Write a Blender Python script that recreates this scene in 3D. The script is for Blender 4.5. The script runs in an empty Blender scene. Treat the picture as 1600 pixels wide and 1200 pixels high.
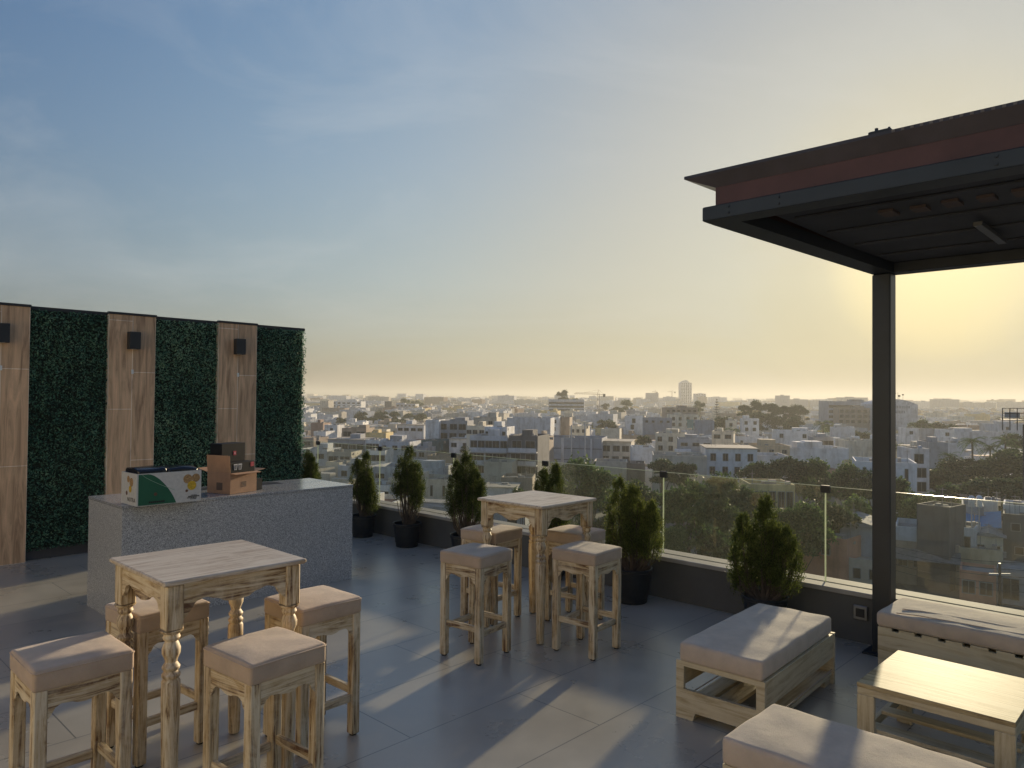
import bpy, bmesh, math, random
import numpy as np
from mathutils import Vector, Matrix
R = math.radians
SC = bpy.context.scene
COL = SC.collection

# ------------------------------------------------------------------ camera
CAM_H = 1.75; F_PX = 1150.0; PITCH = R(1.05); ROLL = R(0.5)
fw = Vector((0, math.cos(PITCH), math.sin(PITCH)))
_ri = Vector((1, 0, 0)); _up = Vector((0, -math.sin(PITCH), math.cos(PITCH)))
ri = math.cos(ROLL)*_ri + math.sin(ROLL)*_up
up = -math.sin(ROLL)*_ri + math.cos(ROLL)*_up
cd = bpy.data.cameras.new('camera'); cam = bpy.data.objects.new('camera', cd); COL.objects.link(cam)
cd.sensor_width = 36; cd.lens = F_PX/1600*36; cd.clip_start = 0.05; cd.clip_end = 20000
cam.matrix_world = Matrix(((ri.x, up.x, -fw.x, 0), (ri.y, up.y, -fw.y, 0), (ri.z, up.z, -fw.z, CAM_H), (0, 0, 0, 1)))
SC.camera = cam

# ------------------------------------------------------------------ sky, sun, exposure
SUN_EL = R(9.6); SUN_AZ = R(30.2)
w = bpy.data.worlds.new('World'); SC.world = w; w.use_nodes = True
nt = w.node_tree; nt.nodes.clear()
def N(t, typ, **k):
    n = t.nodes.new(typ)
    for a, b in k.items():
        if a in n.inputs.keys(): n.inputs[a].default_value = b
        else: setattr(n, a, b)
    return n
sky = N(nt, 'ShaderNodeTexSky', sky_type='NISHITA', sun_disc=False, sun_elevation=SUN_EL, sun_rotation=SUN_AZ,
        altitude=60, air_density=1.15, dust_density=2.2, ozone_density=2.2)
comp = N(nt, 'ShaderNodeVectorMath', operation='MULTIPLY'); comp.inputs[1].default_value = (0.30, 0.31, 0.33)
den = N(nt, 'ShaderNodeVectorMath', operation='ADD'); den.inputs[1].default_value = (0.60, 0.57, 0.53)
div = N(nt, 'ShaderNodeVectorMath', operation='DIVIDE')
nt.links.new(sky.outputs[0], comp.inputs[0]); nt.links.new(comp.outputs[0], den.inputs[0])
nt.links.new(sky.outputs[0], div.inputs[0]); nt.links.new(den.outputs[0], div.inputs[1])
sep = N(nt, 'ShaderNodeSeparateColor'); cmb = N(nt, 'ShaderNodeCombineColor'); nt.links.new(div.outputs[0], sep.inputs[0])
for ch, g_, f_ in ((0, 1.72, .335), (1, 1.62, .405), (2, 1.02, .80)):
    pw = N(nt, 'ShaderNodeMath', operation='POWER'); pw.inputs[1].default_value = g_; ml_ = N(nt, 'ShaderNodeMath', operation='MULTIPLY'); ml_.inputs[1].default_value = f_
    nt.links.new(sep.outputs[ch], pw.inputs[0]); nt.links.new(pw.outputs[0], ml_.inputs[0]); nt.links.new(ml_.outputs[0], cmb.inputs[ch])
# low haze band and warmer glow towards the sun
tcd = N(nt, 'ShaderNodeTexCoord'); sxyz = N(nt, 'ShaderNodeSeparateXYZ'); nt.links.new(tcd.outputs['Generated'], sxyz.inputs[0])
er = nt.nodes.new('ShaderNodeValToRGB'); el_ = er.color_ramp.elements; el_.new(.5); el_.new(.6)
for i_, (p_, c_) in enumerate([(.0, (.60, .58, .48)), (.06, (.86, .85, .70)), (.15, (.97, .99, .90)), (.3, (.98, 1.01, .97))]): el_[i_].position = p_; el_[i_].color = (*c_, 1)
nt.links.new(sxyz.outputs['Z'], er.inputs[0])
m1 = N(nt, 'ShaderNodeVectorMath', operation='MULTIPLY'); nt.links.new(cmb.outputs[0], m1.inputs[0]); nt.links.new(er.outputs[0], m1.inputs[1])
dt = N(nt, 'ShaderNodeVectorMath', operation='DOT_PRODUCT'); dt.inputs[1].default_value = (math.sin(SUN_AZ)*math.cos(SUN_EL), math.cos(SUN_AZ)*math.cos(SUN_EL), math.sin(SUN_EL)); nt.links.new(tcd.outputs['Generated'], dt.inputs[0])
gr_ = nt.nodes.new('ShaderNodeValToRGB'); gl_ = gr_.color_ramp.elements; gl_.new(.5); gl_.new(.6); gl_.new(.7); gr_.color_ramp.interpolation = 'EASE'
for i_, (p_, c_) in enumerate([(.35, (.43, .41, .41)), (.78, (.505, .505, .5)), (.968, (.49, .465, .44)), (.990, (.515, .465, .40)), (1.0, (.80, .66, .44))]): gl_[i_].position = p_; gl_[i_].color = (*c_, 1)
nt.links.new(dt.outputs['Value'], gr_.inputs[0])
m2 = N(nt, 'ShaderNodeVectorMath', operation='MULTIPLY'); nt.links.new(m1.outputs[0], m2.inputs[0]); nt.links.new(gr_.outputs[0], m2.inputs[1])
m3 = N(nt, 'ShaderNodeVectorMath', operation='SCALE'); m3.inputs['Scale'].default_value = 2.0; nt.links.new(m2.outputs[0], m3.inputs[0])
# thin cirrus high in the sky
tc = N(nt, 'ShaderNodeTexCoord'); mp = N(nt, 'ShaderNodeMapping'); mp.inputs['Location'].default_value = (3.1, 1.7, .6); mp.inputs['Rotation'].default_value = (R(15), R(-35), R(-25)); mp.inputs['Scale'].default_value = (1.2, 4.5, 6.0)
nz = N(nt, 'ShaderNodeTexNoise', Scale=1.3, Detail=7.0, Roughness=0.62, Distortion=0.9)
rp = N(nt, 'ShaderNodeMapRange'); rp.inputs[1].default_value = .47; rp.inputs[2].default_value = .80; rp.inputs[3].default_value = 0; rp.inputs[4].default_value = .20
nt.links.new(tc.outputs['Generated'], mp.inputs[0]); nt.links.new(mp.outputs[0], nz.inputs['Vector']); nt.links.new(nz.outputs[0], rp.inputs[0])
mixc = N(nt, 'ShaderNodeMix', data_type='RGBA'); mixc.inputs[7].default_value = (2.6, 2.6, 2.5, 1)
nt.links.new(rp.outputs[0], mixc.inputs[0]); nt.links.new(m3.outputs[0], mixc.inputs[6])
bg = N(nt, 'ShaderNodeBackground', Strength=0.122); wo = N(nt, 'ShaderNodeOutputWorld')
nt.links.new(mixc.outputs[2], bg.inputs[0]); nt.links.new(bg.outputs[0], wo.inputs[0])

sl = bpy.data.lights.new('sun', 'SUN'); sl.energy = 2.8; sl.angle = R(1.1); sl.color = (1.0, 0.81, 0.55)
so = bpy.data.objects.new('sun', sl); COL.objects.link(so)
sdir = Vector((math.sin(SUN_AZ)*math.cos(SUN_EL), math.cos(SUN_AZ)*math.cos(SUN_EL), math.sin(SUN_EL)))
so.rotation_euler = sdir.to_track_quat('Z', 'Y').to_euler(); so.location = (0, 0, 30)
SC.view_settings.view_transform = 'Standard'; SC.view_settings.look = 'None'
SC.view_settings.exposure = 1.3; SC.view_settings.gamma = 1
SC.render.engine = 'CYCLES'
cy = SC.cycles; cy.use_denoising = True; cy.max_bounces = 6; cy.transparent_max_bounces = 24; cy.volume_bounces = 0
cy.diffuse_bounces = 3; cy.glossy_bounces = 3; cy.caustics_reflective = False; cy.caustics_refractive = False; cy.sample_clamp_indirect = 6

# ------------------------------------------------------------------ coordinates
# terrace frame: v runs along the green wall away from us, u runs along the parapet to the left
AZ = R(43.8); TH = math.pi/2-AZ
VV = Vector((math.sin(AZ), math.cos(AZ), 0)); UU = Vector((-math.cos(AZ), math.sin(AZ), 0))
def T(u, v, z=0): return UU*u+VV*v+Vector((0, 0, z))
def ray(x, y): return ri*(x-800)+up*(600-y)+fw*F_PX
def on(x, y, z):
    d = ray(x, y); return Vector((0, 0, CAM_H))+d*((z-CAM_H)/d.z)
def at(x, y, dist):
    d = ray(x, y); return Vector((0, 0, CAM_H))+d*(dist/d.y)
GZ = -22.0

# ------------------------------------------------------------------ object helpers
def tag(o, label=None, cat=None, group=None, kind=None):
    if label: o['label'] = label
    if cat: o['category'] = cat
    if group: o['group'] = group
    if kind: o['kind'] = kind
    return o
def empty(name, loc, rz=0, **k):
    o = bpy.data.objects.new(name, None); COL.objects.link(o); o.location = loc; o.rotation_euler = (0, 0, rz)
    o.empty_display_size = .1
    return tag(o, **k)
class MB:
    def __init__(s): s.v = []; s.f = []; s.m = []
    def add(s, vs, fs, mi=0):
        b = len(s.v); s.v += [tuple(p) for p in vs]; s.f += [tuple(i+b for i in f) for f in fs]; s.m += [mi]*len(fs); return s
    def box(s, x0, x1, y0, y1, z0, z1, mi=0):
        vs = [(x, y, z) for z in (z0, z1) for y in (y0, y1) for x in (x0, x1)]
        return s.add(vs, [(0, 2, 3, 1), (4, 5, 7, 6), (0, 1, 5, 4), (2, 6, 7, 3), (0, 4, 6, 2), (1, 3, 7, 5)], mi)
    def cbox(s, x0, x1, y0, y1, z0, z1, c=.004, mi=0):   # box with chamfered edges
        vs = []; 
        for z, i in ((z0, c), (z0+c, 0), (z1-c, 0), (z1, c)):
            a, b, e, d = x0+i, x1-i, y0+i, y1-i
            k = c
            vs += [(a+k, e, z), (b-k, e, z), (b, e+k, z), (b, d-k, z), (b-k, d, z), (a+k, d, z), (a, d-k, z), (a, e+k, z)]
        fs = [tuple(range(7, -1, -1)), tuple(range(24, 32))]
        for r in range(3):
            for j in range(8):
                fs.append((r*8+j, r*8+(j+1) % 8, r*8+8+(j+1) % 8, r*8+8+j))
        return s.add(vs, fs, mi)
    def prism(s, pts, a0, a1, axis='y', mi=0):   # polygon in the plane across `axis`, extruded from a0 to a1
        n = len(pts)
        def P(p, a): return {'y': (p[0], a, p[1]), 'x': (a, p[0], p[1]), 'z': (p[0], p[1], a)}[axis]
        vs = [P(p, a0) for p in pts]+[P(p, a1) for p in pts]
        fs = [tuple(range(n)), tuple(range(2*n-1, n-1, -1))]+[(i, i+n, (i+1) % n+n, (i+1) % n) for i in range(n)]
        return s.add(vs, fs, mi)
    def lathe(s, prof, cx=0, cy=0, n=20, mi=0, caps=True):
        vs = []; fs = []
        for z, r in prof:
            vs += [(cx+r*math.cos(2*math.pi*i/n), cy+r*math.sin(2*math.pi*i/n), z) for i in range(n)]
        for k in range(len(prof)-1):
            for i in range(n):
                fs.append((k*n+i, k*n+(i+1) % n, (k+1)*n+(i+1) % n, (k+1)*n+i))
        if caps: fs += [tuple(range(n-1, -1, -1)), tuple(range((len(prof)-1)*n, len(prof)*n))]
        return s.add(vs, fs, mi)
    def tube(s, pts, rs, n=6, mi=0):
        vs = []; fs = []
        pts = [Vector(p) for p in pts]
        for k, p in enumerate(pts):
            d = (pts[min(k+1, len(pts)-1)]-pts[max(k-1, 0)]).normalized()
            a = d.orthogonal().normalized() if abs(d.z) > .9 else d.cross(Vector((0, 0, 1))).normalized()
            b = d.cross(a)
            vs += [p+(a*math.cos(2*math.pi*i/n)+b*math.sin(2*math.pi*i/n))*rs[k] for i in range(n)]
        for k in range(len(pts)-1):
            for i in range(n): fs.append((k*n+i, k*n+(i+1) % n, (k+1)*n+(i+1) % n, (k+1)*n+i))
        fs += [tuple(range(n-1, -1, -1)), tuple(range((len(pts)-1)*n, len(pts)*n))]
        return s.add(vs, fs, mi)
    def mesh(s, name, mats, smooth=False):
        me = bpy.data.meshes.new(name); me.from_pydata(s.v, [], s.f)
        for m in (mats if isinstance(mats, (list, tuple)) else [mats]): me.materials.append(m)
        if any(s.m): me.polygons.foreach_set('material_index', s.m)
        bm = bmesh.new(); bm.from_mesh(me); bmesh.ops.recalc_face_normals(bm, faces=bm.faces); bm.to_mesh(me); bm.free()
        if smooth:
            me.polygons.foreach_set('use_smooth', [True]*len(me.polygons))
            try: me.set_sharp_from_angle(angle=R(38))
            except Exception: pass
        me.update(); return me
    def build(s, name, mats, parent=None, smooth=False, loc=None, rz=0):
        return link(name, s.mesh(name, mats, smooth), parent, loc, rz)
def link(name, me, parent=None, loc=None, rz=0):
    o = bpy.data.objects.new(name, me); COL.objects.link(o)
    if parent: o.parent = parent
    if loc is not None: o.location = loc
    o.rotation_euler = (0, 0, rz); return o
def copy_tree(o, parent=None):
    c = o.copy(); COL.objects.link(c); c.parent = parent
    for ch in list(o.children): copy_tree(ch, c)
    return c
def quads(cs, ax, bx, name, m):   # numpy: one folded leaf (two triangles pairs) at each centre
    n = len(cs); nn = np.cross(ax, bx); nn /= np.maximum(np.linalg.norm(nn, axis=1)[:, None], 1e-9)
    sz = np.linalg.norm(ax, axis=1)[:, None]
    v = np.stack([cs-ax, cs-bx*.9-ax*.05+nn*sz*.14, cs+ax, cs+bx*.9-ax*.05+nn*sz*.14], 1).reshape(-1, 3)
    f = np.arange(4*n).reshape(n, 4)
    f = np.concatenate([f[:, [0, 1, 2]], f[:, [0, 2, 3]]], 1).reshape(-1, 3)
    me = bpy.data.meshes.new(name)
    me.vertices.add(len(v)); me.vertices.foreach_set('co', v.astype(np.float32).ravel())
    me.loops.add(f.size); me.loops.foreach_set('vertex_index', f.astype(np.int32).ravel())
    me.polygons.add(len(f)); me.polygons.foreach_set('loop_start', np.arange(0, f.size, 3, dtype=np.int32))
    me.materials.append(m); me.update(calc_edges=True); me.validate(); return me
def rbox(w_, d_, h_, r, bulge=0.0, seed=0, n=14, wob=0.0):   # rounded soft cushion, base at z=0
    rnd = random.Random(seed)
    def cuts(L):
        a = [-L/2, -L/2+r*.3, -L/2+r*.7, -L/2+r*1.1]
        b = [-L/2+r*1.1+(L-2.2*r)*i/n for i in range(1, n)]
        return a+b+[-x for x in reversed(a)]
    X, Y = cuts(w_), cuts(d_); Z = [-h_/2, -h_/2+r*.35, -h_/2+r*.8, 0, h_/2-r*.8, h_/2-r*.35, h_/2]
    idx = {}; vs = []; fs = []
    ph = [rnd.uniform(0, 6.28) for _ in range(8)]
    def V(i, j, k):
        key = (i, j, k)
        if key not in idx:
            p = Vector((X[i], Y[j], Z[k])); q = Vector((max(-w_/2+r, min(w_/2-r, p.x)), max(-d_/2+r, min(d_/2-r, p.y)), max(-h_/2+r*.9, min(h_/2-r*.9, p.z))))
            d = p-q
            if d.length > 1e-9: p = q+d.normalized()*min(r, d.length*1.0 if d.length < r else r)
            fx, fy = 1-(2*p.x/w_)**2, 1-(2*p.y/d_)**2
            if p.z > 0: p.z += bulge*max(0, fx)**.5*max(0, fy)**.5
            p.x += bulge*.35*max(0, fy)*(1-(2*p.z/h_)**2 if abs(p.z) < h_/2 else 0)*(1 if p.x > 0 else -1)*(abs(p.x) > w_/2-r)
            p.y += bulge*.35*max(0, fx)*(1-(2*p.z/h_)**2 if abs(p.z) < h_/2 else 0)*(1 if p.y > 0 else -1)*(abs(p.y) > d_/2-r)
            if wob and p.z > -h_*.3:
                p.z += wob*(math.sin(p.x*23+ph[0]+2*math.sin(p.y*9+ph[2]))*.5+math.sin(p.y*31+ph[1]+2*math.sin(p.x*11+ph[3]))*.5)
            idx[key] = len(vs); vs.append((p.x, p.y, p.z+h_/2))
        return idx[key]
    nx, ny, nz_ = len(X)-1, len(Y)-1, len(Z)-1
    for i in range(nx):
        for j in range(ny):
            fs.append((V(i, j, 0), V(i, j+1, 0), V(i+1, j+1, 0), V(i+1, j, 0))); fs.append((V(i, j, nz_), V(i+1, j, nz_), V(i+1, j+1, nz_), V(i, j+1, nz_)))
    for k in range(nz_):
        for i in range(nx):
            fs.append((V(i, 0, k), V(i+1, 0, k), V(i+1, 0, k+1), V(i, 0, k+1))); fs.append((V(i, ny, k), V(i, ny, k+1), V(i+1, ny, k+1), V(i+1, ny, k)))
        for j in range(ny):
            fs.append((V(0, j, k), V(0, j, k+1), V(0, j+1, k+1), V(0, j+1, k))); fs.append((V(nx, j, k), V(nx, j+1, k), V(nx, j+1, k+1), V(nx, j, k+1)))
    m = MB(); m.add(vs, fs); return m

# ------------------------------------------------------------------ materials
MATS = {}
def newmat(name):
    m = bpy.data.materials.new(name); m.use_nodes = True; t = m.node_tree
    return m, t, t.nodes['Principled BSDF']
def ramp(t, src, stops):
    r = t.nodes.new('ShaderNodeValToRGB'); e = r.color_ramp.elements
    while len(e) < len(stops): e.new(.5)
    for i, (p, c) in enumerate(stops): e[i].position = p; e[i].color = (*c, 1)
    t.links.new(src, r.inputs[0]); return r.outputs[0]
def coords(t, scale=(1, 1, 1), jitter=False, kind='Object', rot=(0, 0, 0)):
    c = N(t, 'ShaderNodeTexCoord'); m = N(t, 'ShaderNodeMapping'); m.inputs['Scale'].default_value = scale; m.inputs['Rotation'].default_value = rot
    src = c.outputs[kind]
    if jitter:
        oi = N(t, 'ShaderNodeObjectInfo'); ml = N(t, 'ShaderNodeMath', operation='MULTIPLY'); ml.inputs[1].default_value = 37.0
        va = N(t, 'ShaderNodeVectorMath', operation='ADD'); t.links.new(oi.outputs['Random'], ml.inputs[0])
        t.links.new(c.outputs[kind], va.inputs[0]); t.links.new(ml.outputs[0], va.inputs[1]); src = va.outputs[0]
    t.links.new(src, m.inputs[0]); return m.outputs[0]
def mixcol(t, fac, a, b, mode='MIX'):
    m = N(t, 'ShaderNodeMix', data_type='RGBA', blend_type=mode)
    for s, i in ((fac, 0), (a, 6), (b, 7)):
        if hasattr(s, 'is_linked') or isinstance(s, bpy.types.NodeSocket): t.links.new(s, m.inputs[i])
        else: m.inputs[i].default_value = s if i == 0 else (*s, 1)
    return m.outputs[2]
def bump(t, p, h, strength, dist=.002):
    b = N(t, 'ShaderNodeBump', Strength=strength, Distance=dist); t.links.new(h, b.inputs['Height']); t.links.new(b.outputs[0], p.inputs['Normal'])
def plain(name, col, rough=.6, var=.12, scale=4.0, metal=0, bmp=0.0, spec=None):
    if name in MATS: return MATS[name]
    m, t, p = newmat(name)
    nz = N(t, 'ShaderNodeTexNoise', Scale=scale, Detail=5.0, Roughness=.6); t.links.new(coords(t), nz.inputs['Vector'])
    lo = tuple(max(0, c*(1-var)) for c in col); hi = tuple(min(1, c*(1+var)) for c in col)
    t.links.new(ramp(t, nz.outputs[0], [(.3, lo), (.7, hi)]), p.inputs['Base Color'])
    p.inputs['Roughness'].default_value = rough; p.inputs['Metallic'].default_value = metal
    if spec is not None: p.inputs['Specular IOR Level'].default_value = spec
    if bmp: bump(t, p, nz.outputs[0], bmp, .004)
    MATS[name] = m; return m
def wood(name, axis, dark, mid, pale, wash=.5, rough=.55, grain=1.0):
    m, t, p = newmat(name)
    s = [34*grain]*3; s[axis] = 2.2*grain
    co = coords(t, s, True)
    n1 = N(t, 'ShaderNodeTexNoise', Scale=1.0, Detail=8.0, Roughness=.65, Distortion=1.6); t.links.new(co, n1.inputs['Vector'])
    c1 = ramp(t, n1.outputs[0], [(.39, dark), (.49, mid), (.62, pale)])
    n2 = N(t, 'ShaderNodeTexNoise', Scale=7.0, Detail=6.0, Roughness=.7, Distortion=.6); t.links.new(coords(t, (1, 1, 1), True), n2.inputs['Vector'])
    f2 = N(t, 'ShaderNodeMapRange'); f2.inputs[1].default_value = .42; f2.inputs[2].default_value = .62; f2.inputs[3].default_value = 0; f2.inputs[4].default_value = wash
    t.links.new(n2.outputs[0], f2.inputs[0])
    c2 = mixcol(t, f2.outputs[0], c1, tuple(min(1, x*1.12) for x in pale))
    t.links.new(c2, p.inputs['Base Color']); p.inputs['Roughness'].default_value = rough
    bump(t, p, n1.outputs[0], .35, .002); return m
WD = dict(dark=(.13, .06, .025), mid=(.50, .36, .19), pale=(.70, .60, .43))
W = [wood('whitewashed_wood_%s' % a, i, **WD) for i, a in enumerate('xyz')]
WT = wood('whitewashed_tabletop', 0, (.38, .27, .17), (.58, .47, .34), (.68, .59, .46), .45, .42)
PD = dict(dark=(.42, .32, .18), mid=(.56, .46, .29), pale=(.64, .55, .38))
P = [wood('pale_pine_%s' % a, i, **PD, wash=.35, grain=.7) for i, a in enumerate('xyz')]
def varnished():
    m = wood('varnished_pine', 1, (.20, .13, .06), (.42, .32, .17), (.52, .42, .26),   .3, .58, .55); m.node_tree.nodes['Principled BSDF'].inputs['Specular IOR Level'].default_value = .12; return m
PV = varnished()
def fabric(name, col, jit=True):
    m, t, p = newmat(name)
    n1 = N(t, 'ShaderNodeTexNoise', Scale=9.0, Detail=6.0, Roughness=.6); t.links.new(coords(t, (1, 1, 1), jit), n1.inputs['Vector'])
    n2 = N(t, 'ShaderNodeTexNoise', Scale=420.0, Detail=2.0); t.links.new(coords(t), n2.inputs['Vector'])
    a = ramp(t, n1.outputs[0], [(.3, tuple(x*.86 for x in col)), (.7, tuple(min(1, x*1.08) for x in col))])
    t.links.new(mixcol(t, .18, a, n2.outputs[1], 'OVERLAY'), p.inputs['Base Color'])
    p.inputs['Roughness'].default_value = .9; p.inputs['Specular IOR Level'].default_value = .2
    p.inputs['Sheen Weight'].default_value = .25
    ad = N(t, 'ShaderNodeMath', operation='ADD'); ml = N(t, 'ShaderNodeMath', operation='MULTIPLY'); ml.inputs[1].default_value = .25
    t.links.new(n2.outputs[0], ml.inputs[0]); t.links.new(n1.outputs[0], ad.inputs[0]); t.links.new(ml.outputs[0], ad.inputs[1])
    bump(t, p, ad.outputs[0], .55, .008); return m
FAB = fabric('taupe_canvas', (.52, .395, .285)); FAB2 = fabric('taupe_canvas_wide', (.57, .46, .36))
def granite(name, rough, lift=1.0):
    m, t, p = newmat(name)
    co = coords(t)
    v = N(t, 'ShaderNodeTexVoronoi', Scale=230.0); t.links.new(co, v.inputs['Vector'])
    n = N(t, 'ShaderNodeTexNoise', Scale=150.0, Detail=3.0, Roughness=.7); t.links.new(co, n.inputs['Vector'])
    bw = N(t, 'ShaderNodeSeparateColor'); t.links.new(v.outputs['Color'], bw.inputs[0])
    c1 = ramp(t, bw.outputs[0], [(.0, (.075*lift, .075*lift, .075*lift)), (.25, (.15*lift, .15*lift, .148*lift)), (.6, (.20*lift, .20*lift, .196*lift)), (.95, (.30*lift, .30*lift, .29*lift))])
    c2 = ramp(t, n.outputs[0], [(.35, (.45, .45, .45)), (.6, (1, 1, 1))])
    n3 = N(t, 'ShaderNodeTexNoise', Scale=1.3, Detail=4.0); t.links.new(co, n3.inputs['Vector'])
    c3 = ramp(t, n3.outputs[0], [(.3, (.85, .85, .84)), (.7, (1.0, 1.0, 1.0))])
    t.links.new(mixcol(t, .5, mixcol(t, .6, c1, c2, 'MULTIPLY'), c3, 'MULTIPLY'), p.inputs['Base Color']); p.inputs['Roughness'].default_value = rough
    return m
GR = granite('speckled_granite', .34, 2.7); GRT = granite('polished_granite_top', .14, 2.2)
def tiles(name, w_, h_, c1, c2, grout, mortar, rough, rot=(0, 0, 0), offset=.5, nscale=3.0, var=.25, bmp=.15):
    m, t, p = newmat(name)
    co = coords(t, (1, 1, 1), False, 'Object', rot)
    b = N(t, 'ShaderNodeTexBrick', Scale=1.0); b.offset = offset; b.inputs['Brick Width'].default_value = w_; b.inputs['Row Height'].default_value = h_
    b.inputs['Mortar Size'].default_value = mortar; b.inputs['Mortar Smooth'].default_value = .1
    b.inputs['Color1'].default_value = (*c1, 1); b.inputs['Color2'].default_value = (*c2, 1); b.inputs['Mortar'].default_value = (*grout, 1); t.links.new(co, b.inputs['Vector'])
    n = N(t, 'ShaderNodeTexNoise', Scale=nscale, Detail=8.0, Roughness=.62); t.links.new(coords(t), n.inputs['Vector'])
    c = ramp(t, n.outputs[0], [(.3, (1-var,)*3), (.7, (1, 1, 1))])
    t.links.new(mixcol(t, 1.0, b.outputs[0], c, 'MULTIPLY'), p.inputs['Base Color'])
    rr = ramp(t, n.outputs[0], [(.3, (rough*.8,)*3), (.7, (min(1, rough*1.25),)*3)]); t.links.new(rr, p.inputs['Roughness'])
    inv = N(t, 'ShaderNodeMath', operation='SUBTRACT'); inv.inputs[0].default_value = 1; t.links.new(b.outputs['Fac'], inv.inputs[1]); bump(t, p, inv.outputs[0], bmp, .003)
    return m
FLOOR = tiles('grey_porcelain_floor', 1.2, .6, (.46, .41, .335), (.50, .45, .365), (.20, .19, .17), .0035, .30, offset=.33, nscale=1.7, var=.26); FLOOR.node_tree.nodes['Principled BSDF'].inputs['Specular IOR Level'].default_value = .85
PARA = tiles('grey_porcelain_upstand', 1.2, .45, (.20, .19, .18), (.22, .21, .198), (.12, .12, .115), .003, .5, (R(90), 0, 0), 0)
CAPM = plain('pale_stone_cap', (.40, .37, .33), .75, .15, 6, spec=.2)
def plank_tile():
    m, t, p = newmat('wood_look_tile')
    co = coords(t, (1, 1, 1), False, 'Object', (0, R(-90), 0))   # object z -> brick x
    c = N(t, 'ShaderNodeTexCoord'); sp = N(t, 'ShaderNodeSeparateXYZ'); cb = N(t, 'ShaderNodeCombineXYZ')
    t.links.new(c.outputs['Object'], sp.inputs[0]); t.links.new(sp.outputs['Z'], cb.inputs[0]); t.links.new(sp.outputs['X'], cb.inputs[1])
    b = N(t, 'ShaderNodeTexBrick', Scale=1.0); b.offset = .42; b.inputs['Brick Width'].default_value = 1.0; b.inputs['Row Height'].default_value = .25
    b.inputs['Mortar Size'].default_value = .003; b.inputs['Mortar Smooth'].default_value = .1; b.inputs['Bias'].default_value = 0
    b.inputs['Color1'].default_value = (.74, .50, .31, 1); b.inputs['Color2'].default_value = (.36, .23, .135, 1); b.inputs['Mortar'].default_value = (1.0, .88, .72, 1)
    t.links.new(cb.outputs[0], b.inputs['Vector'])
    n = N(t, 'ShaderNodeTexNoise', Scale=1.0, Detail=9.0, Roughness=.66, Distortion=1.2); t.links.new(coords(t, (16, 16, 1.3), True), n.inputs['Vector'])
    k = ramp(t, n.outputs[0], [(.30, (.38, .32, .27)), (.5, (.85, .82, .78)), (.70, (1.2, 1.16, 1.10))])
    t.links.new(mixcol(t, 1.0, b.outputs[0], k, 'MULTIPLY'), p.inputs['Base Color']); p.inputs['Roughness'].default_value = .5
    bump(t, p, n.outputs[0], .15, .002); return m
PT = plank_tile()
BLK = plain('matt_black_metal', (.018, .019, .021), .45, .2, 8, 0)
STEEL = plain('charcoal_painted_steel', (.022, .028, .035), .42, .25, 3)
RUST = plain('oxide_red_fascia', (.085, .038, .034), .6, .3, 3)
GUT = plain('dark_plum_gutter_metal', (.05, .042, .052), .4, .25, 5)
DK = plain('dark_ceiling_board', (.045, .05, .062), .7, .3, 2)
POTM = plain('black_plastic_pot', (.017, .019, .021), .42, .3, 30)
SOIL = plain('dark_potting_soil', (.035, .025, .018), .95, .5, 60, bmp=.8)
WHITE = plain('white_plastic', (.75, .75, .72), .4, .05)
def leafmat(name, dark, mid, tip, trans=.35, nscale=2.0):
    m, t, p = newmat(name)
    g = N(t, 'ShaderNodeNewGeometry'); n = N(t, 'ShaderNodeTexNoise', Scale=nscale, Detail=3.0); t.links.new(coords(t, (1, 1, 1), True), n.inputs['Vector'])
    a = N(t, 'ShaderNodeMath', operation='ADD'); h = N(t, 'ShaderNodeMath', operation='MULTIPLY'); h.inputs[1].default_value = .5
    t.links.new(g.outputs['Random Per Island'], a.inputs[0]); t.links.new(n.outputs[0], a.inputs[1]); t.links.new(a.outputs[0], h.inputs[0])
    oi = N(t, 'ShaderNodeObjectInfo'); om = N(t, 'ShaderNodeMapRange'); om.inputs[3].default_value = -.10; om.inputs[4].default_value = .12
    oa = N(t, 'ShaderNodeMath', operation='ADD'); t.links.new(oi.outputs['Random'], om.inputs[0]); t.links.new(om.outputs[0], oa.inputs[0]); t.links.new(h.outputs[0], oa.inputs[1])
    c = ramp(t, oa.outputs[0], [(.2, dark), (.5, mid), (.85, tip)])
    t.links.new(c, p.inputs['Base Color']); p.inputs['Roughness'].default_value = .6; p.inputs['Specular IOR Level'].default_value = .22
    tr = N(t, 'ShaderNodeBsdfTranslucent'); t.links.new(c, tr.inputs[0]); mx = N(t, 'ShaderNodeMixShader'); mx.inputs[0].default_value = trans
    t.links.new(p.outputs[0], mx.inputs[1]); t.links.new(tr.outputs[0], mx.inputs[2]); t.links.new(mx.outputs[0], t.nodes['Material Output'].inputs[0])
    return m
LEAF_WALL = leafmat('artificial_box_leaves', (.018, .06, .048), (.09, .22, .14), (.34, .50, .32), .15, 2.2)
LEAF_CON = leafmat('conifer_sprays', (.03, .044, .014), (.08, .108, .028), (.23, .25, .065), .45, 12)
LEAF_T = [leafmat('tree_leaves_%s' % n_, *c, .3, .5) for n_, c in (('dark', ((.012, .026, .014), (.045, .082, .034), (.13, .18, .07))), ('green', ((.016, .036, .014), (.07, .13, .042), (.20, .28, .09))), ('light', ((.05, .08, .03), (.12, .17, .06), (.24, .29, .12))))]
BARK = plain('grey_brown_bark', (.10, .075, .055), .9, .4, 12, bmp=.6)
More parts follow.
